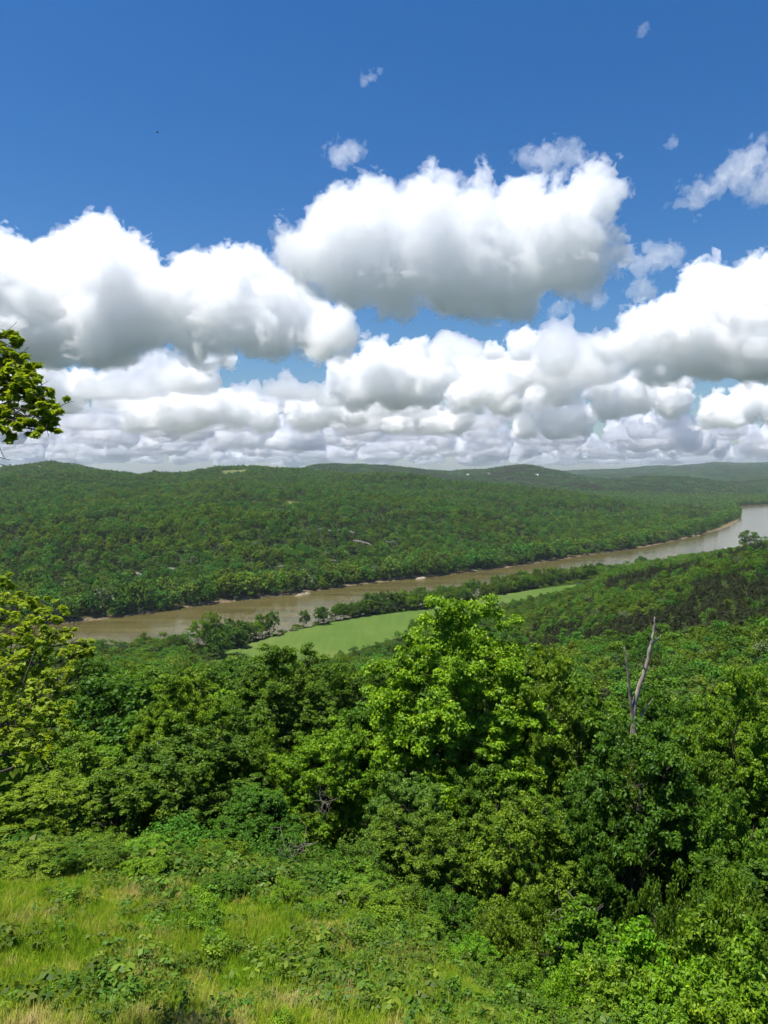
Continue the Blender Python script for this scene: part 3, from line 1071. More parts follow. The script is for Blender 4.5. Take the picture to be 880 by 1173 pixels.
yellower = g.random(len(X)) < np.clip(0.12 + 2.2 * fbm(P2, 1 / 140.0, 4, 0.55, 35), 0, 0.85)
pick[yellower & ~ced] = 9 + g.integers(0, 2, (yellower & ~ced).sum())
pl = g.random(len(X)) < 0.035 + 0.10 * (d < 30)
pick[pl] = 11
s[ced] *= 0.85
scl = np.stack([s * g.uniform(0.85, 1.2, len(X)), s * g.uniform(0.85, 1.2, len(X)), s * g.uniform(0.85, 1.2, len(X))], 1)
# willows and bushes overhanging the water's edge
ew = np.diff(fb[o_], axis=0)
EX, EY = [], []
for (ax, ay), (dx, dy) in zip(fb[o_], ew):
    n_ = int(np.hypot(dx, dy) / 1.5)
    t_ = g.random(n_)
    EX.append(ax + dx * t_)
    EY.append(ay + dy * t_)
EX, EY = np.concatenate(EX), np.concatenate(EY) + g.uniform(-7, 9, sum(map(len, EX)))
EX, EY = EX + g.uniform(-7, 7, len(EX)), EY
de = poly_dist(EX, EY, RIVER)
ke = (de > -1.2) & (de < 9) & (g.random(len(EX)) < 0.6 + 0.9 * fbm(np.stack([EX, EY, 0 * EX], 1), 1 / 40.0, 3, 0.5, 37))
EX, EY = EX[ke], EY[ke]
X, Y, Z = np.concatenate([X, EX]), np.concatenate([Y, EY]), np.concatenate([Z, height(EX, EY)])
se = g.uniform(0.25, 0.75, len(EX))
scl = np.concatenate([scl, np.stack([se * 1.2, se * 1.2, se], 1)])
pick = np.concatenate([pick, g.choice([0, 1, 2, 3, 4, 9, 10, 11], len(EX))])
FARN = len(X)
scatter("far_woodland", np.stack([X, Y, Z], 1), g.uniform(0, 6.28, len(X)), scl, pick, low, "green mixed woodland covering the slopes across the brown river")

# hills behind: patches of canopy
def patch(seed, n, size, spread, mat):
    g = np.random.default_rng(seed)
    C = np.stack([g.uniform(-spread, spread, n), g.uniform(-spread, spread, n), g.uniform(4, 9, n)], 1)
    v, f, t = leaves_at(C, g.uniform(4.0, 6.5, n), 26, size, g, up=0.8, squash=0.9, tone_spread=0.15)
    return make_mesh("canopy", v, f, [mat], attrs={'tone': t})


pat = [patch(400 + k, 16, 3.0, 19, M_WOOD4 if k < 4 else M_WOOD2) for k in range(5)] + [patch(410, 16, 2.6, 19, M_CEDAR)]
X1, Y1 = wedge(3250, 5600, 27, g)
X2, Y2 = wedge(5600, 12000, 44, g)
X, Y = np.concatenate([X1, X2]), np.concatenate([Y1, Y2])
k = open_ground(X, Y)
X, Y = X[k], Y[k]
Z = height(X, Y)
s = np.where(Y < 5600, 1.0, 1.55)
# keep the ridges that face the drone, drop what lies behind a crest
zs = np.stack([X, Y, 0 * X], 1)
pick = np.where(g.random(len(X)) < np.clip(0.26 + 1.2 * fbm(zs, 1 / 500.0, 4, 0.55, 44), 0, 0.7), 5, g.integers(0, 5, len(X)))
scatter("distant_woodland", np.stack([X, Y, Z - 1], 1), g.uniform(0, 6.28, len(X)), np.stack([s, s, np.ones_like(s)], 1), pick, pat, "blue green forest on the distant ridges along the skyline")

# own side of the river, past the trees that are built one by one
mid = [far_tree(340 + k, 11, 8.5, 0.55, 1500, M_WOOD, 34, shape='egg' if k % 2 else 'round', rc=(0.2, 0.34)) for k in range(7)]
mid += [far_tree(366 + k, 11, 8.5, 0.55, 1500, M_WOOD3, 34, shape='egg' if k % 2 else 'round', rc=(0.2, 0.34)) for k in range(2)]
mid += [far_tree(350 + k, 9, 5.5, 0.42, 1200, M_CEDAR, 30, shape='cone', rc=(0.2, 0.36), base=0.03) for k in range(3)]
mid += [far_tree(360 + k, 9, 8, 0.5, 1200, M_PALE, 30) for k in range(2)]
NEAR_Y = 158.0
X, Y = wedge(NEAR_Y, 1260, 5.6, g)
Xo, Yo = wedge(30, NEAR_Y, 6.2, g, -500, 1380)       # to the sides of what is built tree by tree
po = 440 + Xo / Yo * FPX
ko = ((po < -60) | (po > 940)) & (poly_dist(Xo, Yo, MEADOW) > 5) & (np.hypot(Xo + 8.4, Yo - 10.2) > 9)
X, Y = np.concatenate([X, Xo[ko]]), np.concatenate([Y, Yo[ko]])
d = poly_dist(X, Y, RIVER)
pxx = 440 + X / Y * FPX
belt = (poly_dist(X, Y, FIELD) < 48) & (d < 62) & (pxx > 215) & (pxx < 690) & (Y > 470)
k = (Y < np.interp(X, fb[o_, 0], fb[o_, 1])) & open_ground(X, Y, 1.5) & ~belt
X, Y, d = X[k], Y[k], d[k]
# thin out: keep crowns overlapping but not crowded
k = g.random(len(X)) < 0.86
X, Y, d = X[k], Y[k], d[k]
Z = height(X, Y)
P2 = np.stack([X, Y, 0 * X], 1)
stand = fbm(P2, 1 / 70.0, 4, 0.55, 33)
px, py, _ = to_px(np.stack([X, Y, Z], 1))
ridge = sstep(520, 640, px) * sstep(9, 22, Z) * sstep(240, 330, Y)
s = g.uniform(0.65, 1.15, len(X)) * (1 - 0.22 * ridge)
pick = g.integers(0, 7, len(X))
ced = g.random(len(X)) < np.clip(0.07 + ridge * (0.74 + stand * 1.1), 0, 0.92)
su = g.random(len(X)) < 0.2
pick[su] = 7 + g.integers(0, 2, su.sum())
pick[ced] = 9 + g.integers(0, 3, ced.sum())
pl = (g.random(len(X)) < 0.05) & ~ced
pick[pl] = 12 + g.integers(0, 2, pl.sum())
s *= np.where((px > 215) & (px < 470) & (Y > 360), np.where(Y > 395, 0.48, 0.66), 1.0) * np.where((px > 500) & (px < 690) & (Z < 14) & (Y > 420), 0.6, 1.0)
scl = np.stack([s * g.uniform(0.85, 1.2, len(X)), s * g.uniform(0.85, 1.2, len(X)), s * g.uniform(0.85, 1.15, len(X))], 1)
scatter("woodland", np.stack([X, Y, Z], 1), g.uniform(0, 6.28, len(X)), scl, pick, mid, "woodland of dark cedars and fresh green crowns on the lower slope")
print("WOODS", FARN, len(Z))
# ------------------------------------------------------------------ trees and bushes one can tell apart
g = np.random.default_rng(77)
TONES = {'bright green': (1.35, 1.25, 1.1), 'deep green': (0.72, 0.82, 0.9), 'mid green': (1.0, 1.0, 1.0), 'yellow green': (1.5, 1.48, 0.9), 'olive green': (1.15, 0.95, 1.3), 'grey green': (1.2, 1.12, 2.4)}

# one of each kind, with its parts; copies share the meshes
NEARV = [near_tree(500 + k, 13, 10, 0.19, 76000, 74, base=b, shape=sh, rc=(0.14, 0.25), limbs=22)
         for k, (b, sh) in enumerate(((0.16, 'round'), (0.10, 'egg'), (0.2, 'round'), (0.08, 'egg'), (0.14, 'round')))]
BIGV = near_tree(515, 18, 13, 0.185, 170000, 120, base=0.1, shape='round', rc=(0.12, 0.2), limbs=30)
MIDV = [near_tree(520 + k, 11, 9, 0.27, 20000, 48, base=0.12, shape='egg' if k % 2 else 'round', rc=(0.16, 0.28), limbs=12) for k in range(6)]
CEDV = [near_tree(540 + k, 10, 5.6, 0.22, 9000, 44, base=0.04, shape='cone', rc=(0.2, 0.34), mat=M_CEDAR, limbs=10) for k in range(2)]
BUSHV = [near_tree(560 + k, 3.2, 4.2, 0.10, 17000, 30, base=0.0, shape='round', rc=(0.2, 0.36), limbs=10, r0=0.05) for k in range(4)]
SUMACV = [near_tree(570 + k, 3.4, 4.0, 0.13, 15000, 30, base=0.05, shape='round', rc=(0.2, 0.36), limbs=14, r0=0.05, up=0.9) for k in range(2)]
ALL = []        # (object, kind, tone, px, py, Y) for the labels


def place(name, var, x, y, H, W, H0, W0, tone, cat, group, label=None, rz=None, sink=0.0, z=None):
    zz = float(height(np.array([x]), np.array([y]))[0]) if z is None else z
    o = thing(name, label, cat, (x, y, zz - sink), g.uniform(0, 6.28) if rz is None else rz, group, (W / W0, W / W0, H / H0))
    t = link("trunk", var[0], o)
    c = link("crown", var[1], o)
    k = TONES[tone]
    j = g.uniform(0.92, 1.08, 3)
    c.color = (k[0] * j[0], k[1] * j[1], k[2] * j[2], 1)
    px, py, _ = to_px(np.array([x, y, zz + H * 0.75]))
    ALL.append([o, name, tone, float(px), float(py), y, label])
    return o


HERO = []


def hero(px, top, wpx, Y, v, tone, label):
    x = (px - 440) / FPX * Y
    p = at(px, top, Y)
    z0 = float(height(np.array([p[0]]), np.array([Y]))[0])
    H, W = p[2] - z0, wpx / FPX * Y
    HERO.append((p[0], Y, W / 2))
    if v == 'big':
        return place("broadleaf_tree", BIGV, p[0], Y, H, W, 18, 13, tone, "tree", "broadleaf trees of the near wood", label, rz=0.6)
    return place("broadleaf_tree", NEARV[v], p[0], Y, H, W, 13, 10, tone, "tree", "broadleaf trees of the near wood", label)


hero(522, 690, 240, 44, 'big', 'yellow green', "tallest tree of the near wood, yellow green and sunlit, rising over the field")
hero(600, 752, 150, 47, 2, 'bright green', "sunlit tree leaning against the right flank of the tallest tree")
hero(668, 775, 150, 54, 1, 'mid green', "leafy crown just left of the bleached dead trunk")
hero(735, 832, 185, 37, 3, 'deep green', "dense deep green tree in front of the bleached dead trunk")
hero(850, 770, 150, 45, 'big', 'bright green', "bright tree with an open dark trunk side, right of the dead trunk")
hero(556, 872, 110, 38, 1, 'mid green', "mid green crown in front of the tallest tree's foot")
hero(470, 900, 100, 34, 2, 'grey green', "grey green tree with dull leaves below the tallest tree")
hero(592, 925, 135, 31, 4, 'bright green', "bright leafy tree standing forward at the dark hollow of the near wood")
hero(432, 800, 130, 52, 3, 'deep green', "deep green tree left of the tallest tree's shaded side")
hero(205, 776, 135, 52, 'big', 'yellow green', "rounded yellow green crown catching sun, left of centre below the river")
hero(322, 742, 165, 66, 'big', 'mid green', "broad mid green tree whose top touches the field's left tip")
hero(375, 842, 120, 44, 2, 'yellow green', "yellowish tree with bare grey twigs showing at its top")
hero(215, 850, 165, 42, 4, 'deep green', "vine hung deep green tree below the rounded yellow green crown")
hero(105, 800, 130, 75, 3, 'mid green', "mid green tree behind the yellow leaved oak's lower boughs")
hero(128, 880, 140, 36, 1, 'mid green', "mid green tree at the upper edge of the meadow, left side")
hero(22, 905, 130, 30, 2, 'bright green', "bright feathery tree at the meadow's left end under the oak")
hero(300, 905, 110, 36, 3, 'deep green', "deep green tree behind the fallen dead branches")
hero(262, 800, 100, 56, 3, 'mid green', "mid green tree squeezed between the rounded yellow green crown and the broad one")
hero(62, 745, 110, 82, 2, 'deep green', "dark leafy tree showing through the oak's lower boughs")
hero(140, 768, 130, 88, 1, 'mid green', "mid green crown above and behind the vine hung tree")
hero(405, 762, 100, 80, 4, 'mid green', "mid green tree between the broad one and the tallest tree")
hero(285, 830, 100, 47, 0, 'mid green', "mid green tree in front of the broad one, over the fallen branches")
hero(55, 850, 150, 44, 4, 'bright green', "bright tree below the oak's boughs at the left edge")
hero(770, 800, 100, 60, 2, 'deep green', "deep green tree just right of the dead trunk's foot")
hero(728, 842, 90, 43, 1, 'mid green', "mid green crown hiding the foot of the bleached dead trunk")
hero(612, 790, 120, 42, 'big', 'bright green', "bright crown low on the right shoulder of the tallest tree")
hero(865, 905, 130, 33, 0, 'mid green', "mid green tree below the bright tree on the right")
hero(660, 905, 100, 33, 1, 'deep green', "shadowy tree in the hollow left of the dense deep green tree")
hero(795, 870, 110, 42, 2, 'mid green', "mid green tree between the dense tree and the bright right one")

# the rest of the near wood
X, Y = wedge(33, 158, 8.3, g, -60, 940, 0.46)
md = poly_dist(X, Y, MEADOW)
k = md > 5
hx = np.array(HERO)
dd = np.sqrt((X[:, None] - hx[None, :, 0]) ** 2 + (Y[:, None] - hx[None, :, 1]) ** 2)
k &= (dd > hx[None, :, 2] * 0.85).all(1)
X, Y = X[k], Y[k]
tn = list(TONES)
for x, y in sorted(zip(X, Y), key=lambda q: q[1]):
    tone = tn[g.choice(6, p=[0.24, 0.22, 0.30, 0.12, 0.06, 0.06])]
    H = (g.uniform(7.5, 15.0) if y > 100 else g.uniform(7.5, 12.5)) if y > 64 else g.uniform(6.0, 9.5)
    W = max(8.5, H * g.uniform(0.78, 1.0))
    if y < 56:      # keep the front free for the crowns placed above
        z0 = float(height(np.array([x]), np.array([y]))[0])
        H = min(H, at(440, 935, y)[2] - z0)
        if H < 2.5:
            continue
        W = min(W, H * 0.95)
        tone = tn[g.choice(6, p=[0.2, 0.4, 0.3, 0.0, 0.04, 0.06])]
    px = 440 + x / y * FPX
    if g.random() < (0.05 if px < 560 else 0.2) and y > 75:
        place("cedar_tree", CEDV[g.integers(2)], x, y, H * 0.9, H * 0.55, 10, 5.6, 'deep green', "tree", "cedars on the near slope")
    elif y < 62:
        place("broadleaf_tree", NEARV[g.integers(5)], x, y, H, W, 13, 10, tone, "tree", "broadleaf trees of the near wood")
    else:
        place("broadleaf_tree", MIDV[g.integers(6)], x, y, H, W, 11, 9, tone, "tree", "broadleaf trees of the near wood")

# belt of trees on the river bank past the field
bank = px_poly([(225, 744), (270, 737), (310, 729), (355, 718), (400, 706), (450, 698), (500, 690), (560, 681), (640, 666), (690, 658)])
seg = np.linalg.norm(np.diff(bank, axis=0), axis=1)
L = np.concatenate([[0], np.cumsum(seg)])
t = 4.0
while t < L[-1]:
    bx, by = np.interp(t, L, bank[:, 0]), np.interp(t, L, bank[:, 1])
    px = 440 + bx / by * FPX
    for row in range(3):
        if row == 2 and not (240 < px < 520):
            continue
        if g.random() < (0.5 if 525 < px < 560 else 0.04):
            continue
        off = 9 + row * 8 + g.uniform(-2, 2)
        x, y = bx + off * 0.55 + g.uniform(-2, 2), by - off * 0.83
        if poly_dist(np.array([x]), np.array([y]), FIELD)[0] < 1 or poly_dist(np.array([x]), np.array([y]), RIVER)[0] < 3:
            continue
        H = g.uniform(10, 16) * (1.1 if row == 0 else 0.9)
        tone = tn[g.choice(6, p=[0.1, 0.4, 0.3, 0.06, 0.06, 0.08])]
        place("riverbank_tree", MIDV[g.integers(6)], x, y, H, H * g.uniform(0.7, 0.95), 11, 9, tone, "tree", "trees in the belt between field and river")
    t += g.uniform(5.0, 7.5)
for px, py, h, wpx, tone, lb in ((112, 752, 22, 24, 'mid green', "roundish tree on the near bank, just right of the oak's lower boughs"),
                                 (185, 752, 20, 26, 'olive green', "low olive bushy tree between the two dark ones on the near bank"),
                                 (138, 752, 15, 26, 'bright green', "low bright bushy tree by the water left of the small dark tree"),
                                 (275, 742, 24, 22, 'deep green', "dark tree leaning over the field's upper left corner"),
                                 (161, 748, 18, 17, 'mid green', "small dark tree alone on the near bank, in front of the river's left reach"),
                                 (205, 750, 22, 17, 'deep green', "upright dark tree on the near bank beside the pale ones"),
                                 (228, 744, 36, 22, 'yellow green', "pale yellowish tree on the near bank at the field's tip"),
                                 (247, 741, 40, 20, 'yellow green', "tallest pale tree on the near bank, next to the field's tip"),
                                 (252, 753, 34, 30, 'deep green', "dark round tree hiding the very tip of the field"),
                                 (560, 694, 26, 20, 'olive green', "single thin tree standing out in the field's right arm"),
                                 (735, 648, 16, 14, 'deep green', "lone dark tree against the far water, right of the belt"),
                                 (858, 626, 22, 22, 'mid green', "pale bushy tree at the right ridge's end against the water")):
    p = at_z(px, py, 3.0)
    s = p[1] / FPX
    place("riverbank_tree", MIDV[g.integers(6)], p[0], p[1], h * s, wpx * s, 11, 9, tone, "tree", "trees in the belt between field and river", lb)

# bushes along the meadow's lower edge and in the right corner
BUSH = [(20, 985, 80, 24, 'bright green'), (75, 975, 70, 25.5, 'mid green'), (140, 985, 80, 26, 'bright green'), (190, 1000, 60, 25.5, 'deep green'), (235, 985, 70, 27, 'mid green'),
        (290, 1000, 60, 27, 'bright green'), (345, 1005, 70, 26.5, 'deep green'), (395, 990, 80, 27, 'mid green'), (415, 1030, 70, 24.5, 'bright green'), (455, 1015, 70, 26, 'mid green'),
        (480, 1050, 60, 23.5, 'bright green'), (520, 1030, 70, 25, 'deep green'), (545, 1075, 60, 21.8, 'yellow green'), (585, 1045, 75, 24, 'bright green'), (600, 1100, 55, 20.5, 'bright green'), (640, 1030, 80, 26, 'mid green'),
        (660, 1100, 70, 20, 'yellow green'), (760, 1010, 80, 27, 'deep green'), (850, 1000, 90, 27, 'mid green'), (255, 1040, 50, 23.5, 'mid green'), (160, 1010, 50, 24.5, 'yellow green'), (560, 1120, 45, 19.5, 'mid green'),
        (330, 1045, 45, 23, 'yellow green'), (50, 1010, 45, 24, 'deep green'), (700, 1145, 70, 18, 'bright green'), (625, 1150, 50, 18, 'mid green'), (108, 1000, 50, 25, 'mid green'), (415, 965, 60, 29, 'grey green'), (255, 965, 70, 29, 'bright green')]
for px, top, wpx, Y, tone in BUSH:
    x = (px - 440) / FPX * Y
    z0 = float(height(np.array([x]), np.array([Y]))[0])
    H = max(0.8, at(px, top, Y)[2] - z0)
    place("bush", BUSHV[g.integers(4)], x, Y, H, wpx / FPX * Y * 1.15, 3.2, 4.2, tone, "bush", "bushes along the lower edge of the meadow")
for px, top, wpx, Y, tone in ((690, 1045, 110, 23, 'bright green'), (760, 1070, 110, 20.5, 'yellow green'), (835, 1060, 120, 20, 'bright green'), (800, 1110, 110, 17.5, 'yellow green'), (880, 1085, 110, 18, 'bright green'),
                              (725, 1105, 90, 19, 'bright green'), (905, 1030, 100, 23, 'mid green'), (850, 1150, 100, 15.5, 'yellow green'), (765, 1150, 90, 16, 'bright green')):
    x = (px - 440) / FPX * Y
    z0 = float(height(np.array([x]), np.array([Y]))[0])
    H = max(0.8, at(px, top, Y)[2] - z0)
    place("sumac_bush", SUMACV[g.integers(2)], x, Y, H, wpx / FPX * Y * 1.15, 3.4, 4.0, tone, "bush", "big leaved bushes in the right corner")


# ------------------------------------------------------------------ leafy weeds standing in the meadow
def weed(seed, H, W, leaf, n, pale=False):
    g = np.random.default_rng(seed)
    C = np.stack([g.normal(0, W * 0.22, 12), g.normal(0, W * 0.22, 12), g.uniform(0.2, 0.95, 12) * H], 1)
    v, f, t = leaves_at(C, np.full(12, W * 0.2), n // 12, leaf, g, up=0.9, shell=(0.2, 1.1))
    cr = make_mesh("foliage", v, f, [M_PALE if pale else M_LEAF], attrs={'tone': t})
    pt = Parts()
    for c in C[:7]:
        pt.add(*tube(curve((0, 0, -0.1), c, g, 4, 0.05, 0.04), np.linspace(0.012, 0.006, 4), 4))
    return pt.mesh("stem", M_BARK), cr


WEEDV = [weed(600 + k, 0.7, 0.8, 0.06, 1000) for k in range(4)] + [weed(610, 0.6, 0.7, 0.11, 300, True)]
X, Y = wedge(13.2, 26, 1.45, g, -20, 640, 0.49)
k = poly_dist(X, Y, MEADOW) < -0.3
for x, y in zip(X[k], Y[k]):
    if g.random() < 0.38 - 0.9 * float(fbm(np.array([[x, y, 0.0]]), 1 / 5.0, 2, 0.5, 50)[0]):
        continue
    q = g.integers(0, 4) if g.random() < 0.93 else 4
    tone = tn[g.choice(4, p=[0.4, 0.25, 0.2, 0.15])] if q < 4 else 'grey green'
    s = g.uniform(0.35, 0.95) * (1.25 if g.random() < 0.15 else 1)
    z0 = float(height(np.array([x]), np.array([y]))[0])
    o = thing("leafy_weed", None, "weed", (x, y, z0), g.uniform(0, 6.28), "leafy weeds scattered over the meadow", (s * 1.1, s * 1.1, s * g.uniform(0.6, 1.1)))
    link("stem", WEEDV[q][0], o)
    c = link("foliage", WEEDV[q][1], o)
    kk = TONES[tone]
    c.color = (*kk, 1)
    px, py, _ = to_px(np.array([x, y, z0]))
    ALL.append([o, "leafy_weed", tone, float(px), float(py), y, None])

# ------------------------------------------------------------------ labels that tell them apart
ORD = ['first', 'second', 'third', 'fourth', 'fifth', 'sixth', 'seventh', 'eighth', 'ninth', 'tenth', 'eleventh', 'twelfth']
NUM = ['no', 'one', 'two', 'three', 'four', 'five', 'six', 'seven', 'eight', 'nine', 'ten', 'eleven', 'twelve']


def where(kind, px, py, Y):
    if kind == 'leafy_weed':
        b = "on near straw patch" if py > 1120 else "in mid meadow" if py > 1065 else "by lower meadow edge"
        c = "at far left" if px < 110 else "left of centre" if px < 230 else "at centre" if px < 350 else "right of centre" if px < 470 else "at far right"
        return b + " " + c
    if kind == 'bush':
        return "at the meadow edge " + ("under the yellow oak" if px < 120 else "below the vine hung tree" if px < 270 else "by the fallen branches" if px < 400 else "below the grey green tree" if px < 520 else "before the dark hollow")
    if kind == 'sumac_bush':
        return "in the slope's right corner"
    if kind == 'riverbank_tree':
        return "in the riverbank belt " + ("at field's tip" if px < 310 else "left of middle" if px < 420 else "at its middle" if px < 530 else "behind field's arm" if px < 620 else "at far end")
    b = "front row" if Y < 46 else "second row" if Y < 75 else "halfway downslope" if Y < 112 else "far downslope"
    c = "behind yellow oak" if px < 110 else "below left river" if px < 250 else "below field's tip" if px < 400 else "behind tallest tree" if px < 600 else \
        "left of dead trunk" if px < 705 else "behind dead trunk" if px < 800 else "near right edge"
    return b + " " + c


NOUN = {'broadleaf_tree': 'tree', 'cedar_tree': 'dark cedar', 'riverbank_tree': 'tree', 'bush': 'bush', 'sumac_bush': 'big leaved bush', 'leafy_weed': 'leafy weed'}
cells = {}
for r in ALL:
    if r[6]:
        continue
    tone = '' if r[1] == 'cedar_tree' else r[2] + ' '
    cells.setdefault((tone + NOUN[r[1]], where(r[1], r[3], r[4], r[5])), []).append(r)
for (a, b), rows in cells.items():
    rows.sort(key=lambda r: r[3])
    n = len(rows)
    for i, r in enumerate(rows):
        if n == 1:
            lb = f"{a} {b}"
        else:
            nn = NUM[n] if n < len(NUM) else str(n)
            lb = f"{'leftmost' if i == 0 else 'rightmost' if i == n - 1 else (ORD[i] if i < 12 else str(i + 1) + 'th') + ' from left'} of {nn} {a}s {b}".replace('bushs', 'bushes')
        r[0]['label'] = lb
print("NEAR", len(ALL), max(len(r[0]['label'].split()) for r in ALL))
# ------------------------------------------------------------------ grass of the slope
g = np.random.default_rng(88)


def meadow_mat(name, mul, transl):
    m, nt, out = mat_new(name)
    tc = N(nt, "ShaderNodeNewGeometry")
    n3 = N(nt, "ShaderNodeTexNoise", ins={'Scale': 0.33, 'Detail': 5.0, 'Roughness': 0.6})
    nt.links.new(tc.outputs['Position'], n3.inputs['Vector'])
    oi = N(nt, "ShaderNodeObjectInfo")
    ad = N(nt, "ShaderNodeMath", operation='MULTIPLY_ADD', ins={1: 0.16, 2: -0.08})
    nt.links.new(oi.outputs['Random'], ad.inputs[0])
    sm = N(nt, "ShaderNodeMath", operation='ADD')
    nt.links.new(n3.outputs[0], sm.inputs[0])
    nt.links.new(ad.outputs[0], sm.inputs[1])
    r = ramp(nt, [(0.29, (0.085, 0.19, 0.010)), (0.42, (0.18, 0.31, 0.016)), (0.53, (0.30, 0.37, 0.03)), (0.62, (0.46, 0.42, 0.12)), (0.76, (0.56, 0.44, 0.23))], sm.outputs[0])
    c = mixc(nt, 1.0, r.outputs[0], mul, 'MULTIPLY')
    d = N(nt, "ShaderNodeBsdfDiffuse")
    t = N(nt, "ShaderNodeBsdfTranslucent")
    nt.links.new(c, d.inputs[0])
    nt.links.new(c, t.inputs[0])
    mx = N(nt, "ShaderNodeMixShader", ins={0: transl})
    nt.links.new(d.outputs[0], mx.inputs[1])
    nt.links.new(t.outputs[0], mx.inputs[2])
    nt.links.new(mx.outputs[0], out.inputs[0])
    return m


M_GRASS = meadow_mat("meadow_grass", (1, 1, 1), 0.35)


def tuft(seed, n, h, spread, lean, wid):
    g = np.random.default_rng(seed)
    a = g.uniform(0, 2 * PI, n)
    r = spread * np.sqrt(g.random(n))
    b = np.stack([np.cos(a) * r, np.sin(a) * r, np.zeros(n) - 0.03], 1)
    la = g.uniform(0, 2 * PI, n)
    hh = h * g.uniform(0.5, 1.15, n)
    ln = lean * g.uniform(0.2, 1.0, n) * hh
    dirn = np.stack([np.cos(la), np.sin(la), np.zeros(n)], 1)
    side = np.stack([-np.sin(la), np.cos(la), np.zeros(n)], 1) * (wid * g.uniform(0.6, 1.3, n))[:, None]
    up = np.array([0, 0, 1.0])
    m = b + dirn * (ln * 0.3)[:, None] + up * (hh * 0.55)[:, None]
    t = b + dirn * ln[:, None] + up * hh[:, None]
    v = np.stack([b - side, b + side, m + side * 0.8, m - side * 0.8, t + side * 0.12, t - side * 0.12], 1).reshape(-1, 3)
    k = np.arange(n)[:, None] * 6
    f = np.concatenate([k + np.array([0, 1, 2, 3]), k + np.array([3, 2, 4, 5])])
    return make_mesh("tuft", v, f, [M_GRASS])


TUFTS = [tuft(700 + k, 34, h, 0.13, ln, 0.007) for k, (h, ln) in enumerate(((0.15, 0.7), (0.22, 0.8), (0.30, 0.6), (0.13, 1.1), (0.40, 0.6)))]
X, Y = wedge(12.6, 30, 0.155, g, -170, 800, 0.5)
md = poly_dist(X, Y, MEADOW)
k = md < 2.0 * g.random(len(X)) ** 2 + 0.4
X, Y = X[k], Y[k]
Z = height(X, Y)
pt_ = fbm(np.stack([X, Y, 0 * X], 1), 1 / 2.2, 3, 0.5, 61)
pick = np.clip(((pt_ + 0.45) / 0.9 * 5 + g.normal(0, 0.9, len(X))).astype(int), 0, 4)
s = g.uniform(0.6, 1.25, len(X))
scatter("grass", np.stack([X, Y, Z], 1), g.uniform(0, 6.28, len(X)), np.stack([s, s, s], 1), pick, TUFTS, "rough meadow grass, green with straw coloured patches, on the near slope")
print("GRASS", len(X))


def sprig(seed, n, leaf, R_, mat):
    g = np.random.default_rng(seed)
    C = np.stack([g.normal(0, R_, 6), g.normal(0, R_, 6), g.uniform(0.06, 0.30, 6)], 1)
    v, f, t = leaves_at(C, np.full(6, R_), n // 6, leaf, g, up=1.2, shell=(0.2, 1.1), squash=0.5)
    return make_mesh("sprig", v, f, [mat], attrs={'tone': t})


M_FORB = leaf_mat("low_weed_leaves", [(0, (0.045, 0.105, 0.010)), (0.5, (0.085, 0.16, 0.014)), (1, (0.15, 0.22, 0.02))], rnd=0.35, transl=0.36, gloss=0.01)
SPR = [sprig(720 + k, 90, 0.06, 0.14, M_FORB) for k in range(4)] + [sprig(730, 60, 0.11, 0.2, M_FORB)]
X, Y = wedge(12.6, 32, 0.34, g, -170, 900, 0.5)
md = poly_dist(X, Y, MEADOW)
dens = fbm(np.stack([X, Y, 0 * X], 1), 1 / 3.0, 3, 0.5, 63)
k = ((md < 0) & (g.random(len(X)) < 0.27 + 1.5 * dens)) | ((md > 0) & (md < 5.5))
X, Y = X[k], Y[k]
s = g.uniform(0.6, 1.6, len(X)) * np.where(poly_dist(X, Y, MEADOW) > 0, 1.7, 1.0)
scatter("ground_cover", np.stack([X, Y, height(X, Y)], 1), g.uniform(0, 6.28, len(X)), np.stack([s, s, s], 1), g.integers(0, 5, len(X)), SPR, "low leafy ground cover between the grasses of the near slope")

# undergrowth filling the shade under the near wood
UND = [far_tree(740 + k, 2.6, 3.6, 0.12, 3600, M_WOOD, 22, base=0.0, rc=(0.26, 0.42), trunk=False) for k in range(3)]
X, Y = wedge(20, 160, 3.6, g, -300, 1200, 0.5)
md = poly_dist(X, Y, MEADOW)
k = md > 2.2
X, Y = X[k], Y[k]
s = g.uniform(0.35, 0.9, len(X))
scatter("undergrowth", np.stack([X, Y, height(X, Y)], 1), g.uniform(0, 6.28, len(X)), np.stack([s, s, s], 1), g.integers(0, 3, len(X)), UND, "shaded green undergrowth beneath the trees of the near wood")

# low willow thicket under the belt of trees by the river
THK = [far_tree(760 + k, 3.4, 5.5, 0.5, 420, M_WOOD3, 16, base=0.0, rc=(0.28, 0.45), trunk=False) for k in range(3)]
X, Y = wedge(440, 960, 4.2, g, 205, 720, 0.5)
rd, fd = poly_dist(X, Y, RIVER), poly_dist(X, Y, FIELD)
k = (rd > 0.5) & (rd < 34) & (fd > 1.5) & (Y < np.interp(X, fb[o_, 0], fb[o_, 1])) & (g.random(len(X)) < 0.5)
X, Y = X[k], Y[k]
s = g.uniform(0.4, 1.1, len(X))
scatter("thicket", np.stack([X, Y, height(X, Y)], 1), g.uniform(0, 6.28, len(X)), np.stack([s, s, s], 1), g.integers(0, 3, len(X)), THK, "low green thicket along the near river bank, under the belt of trees")

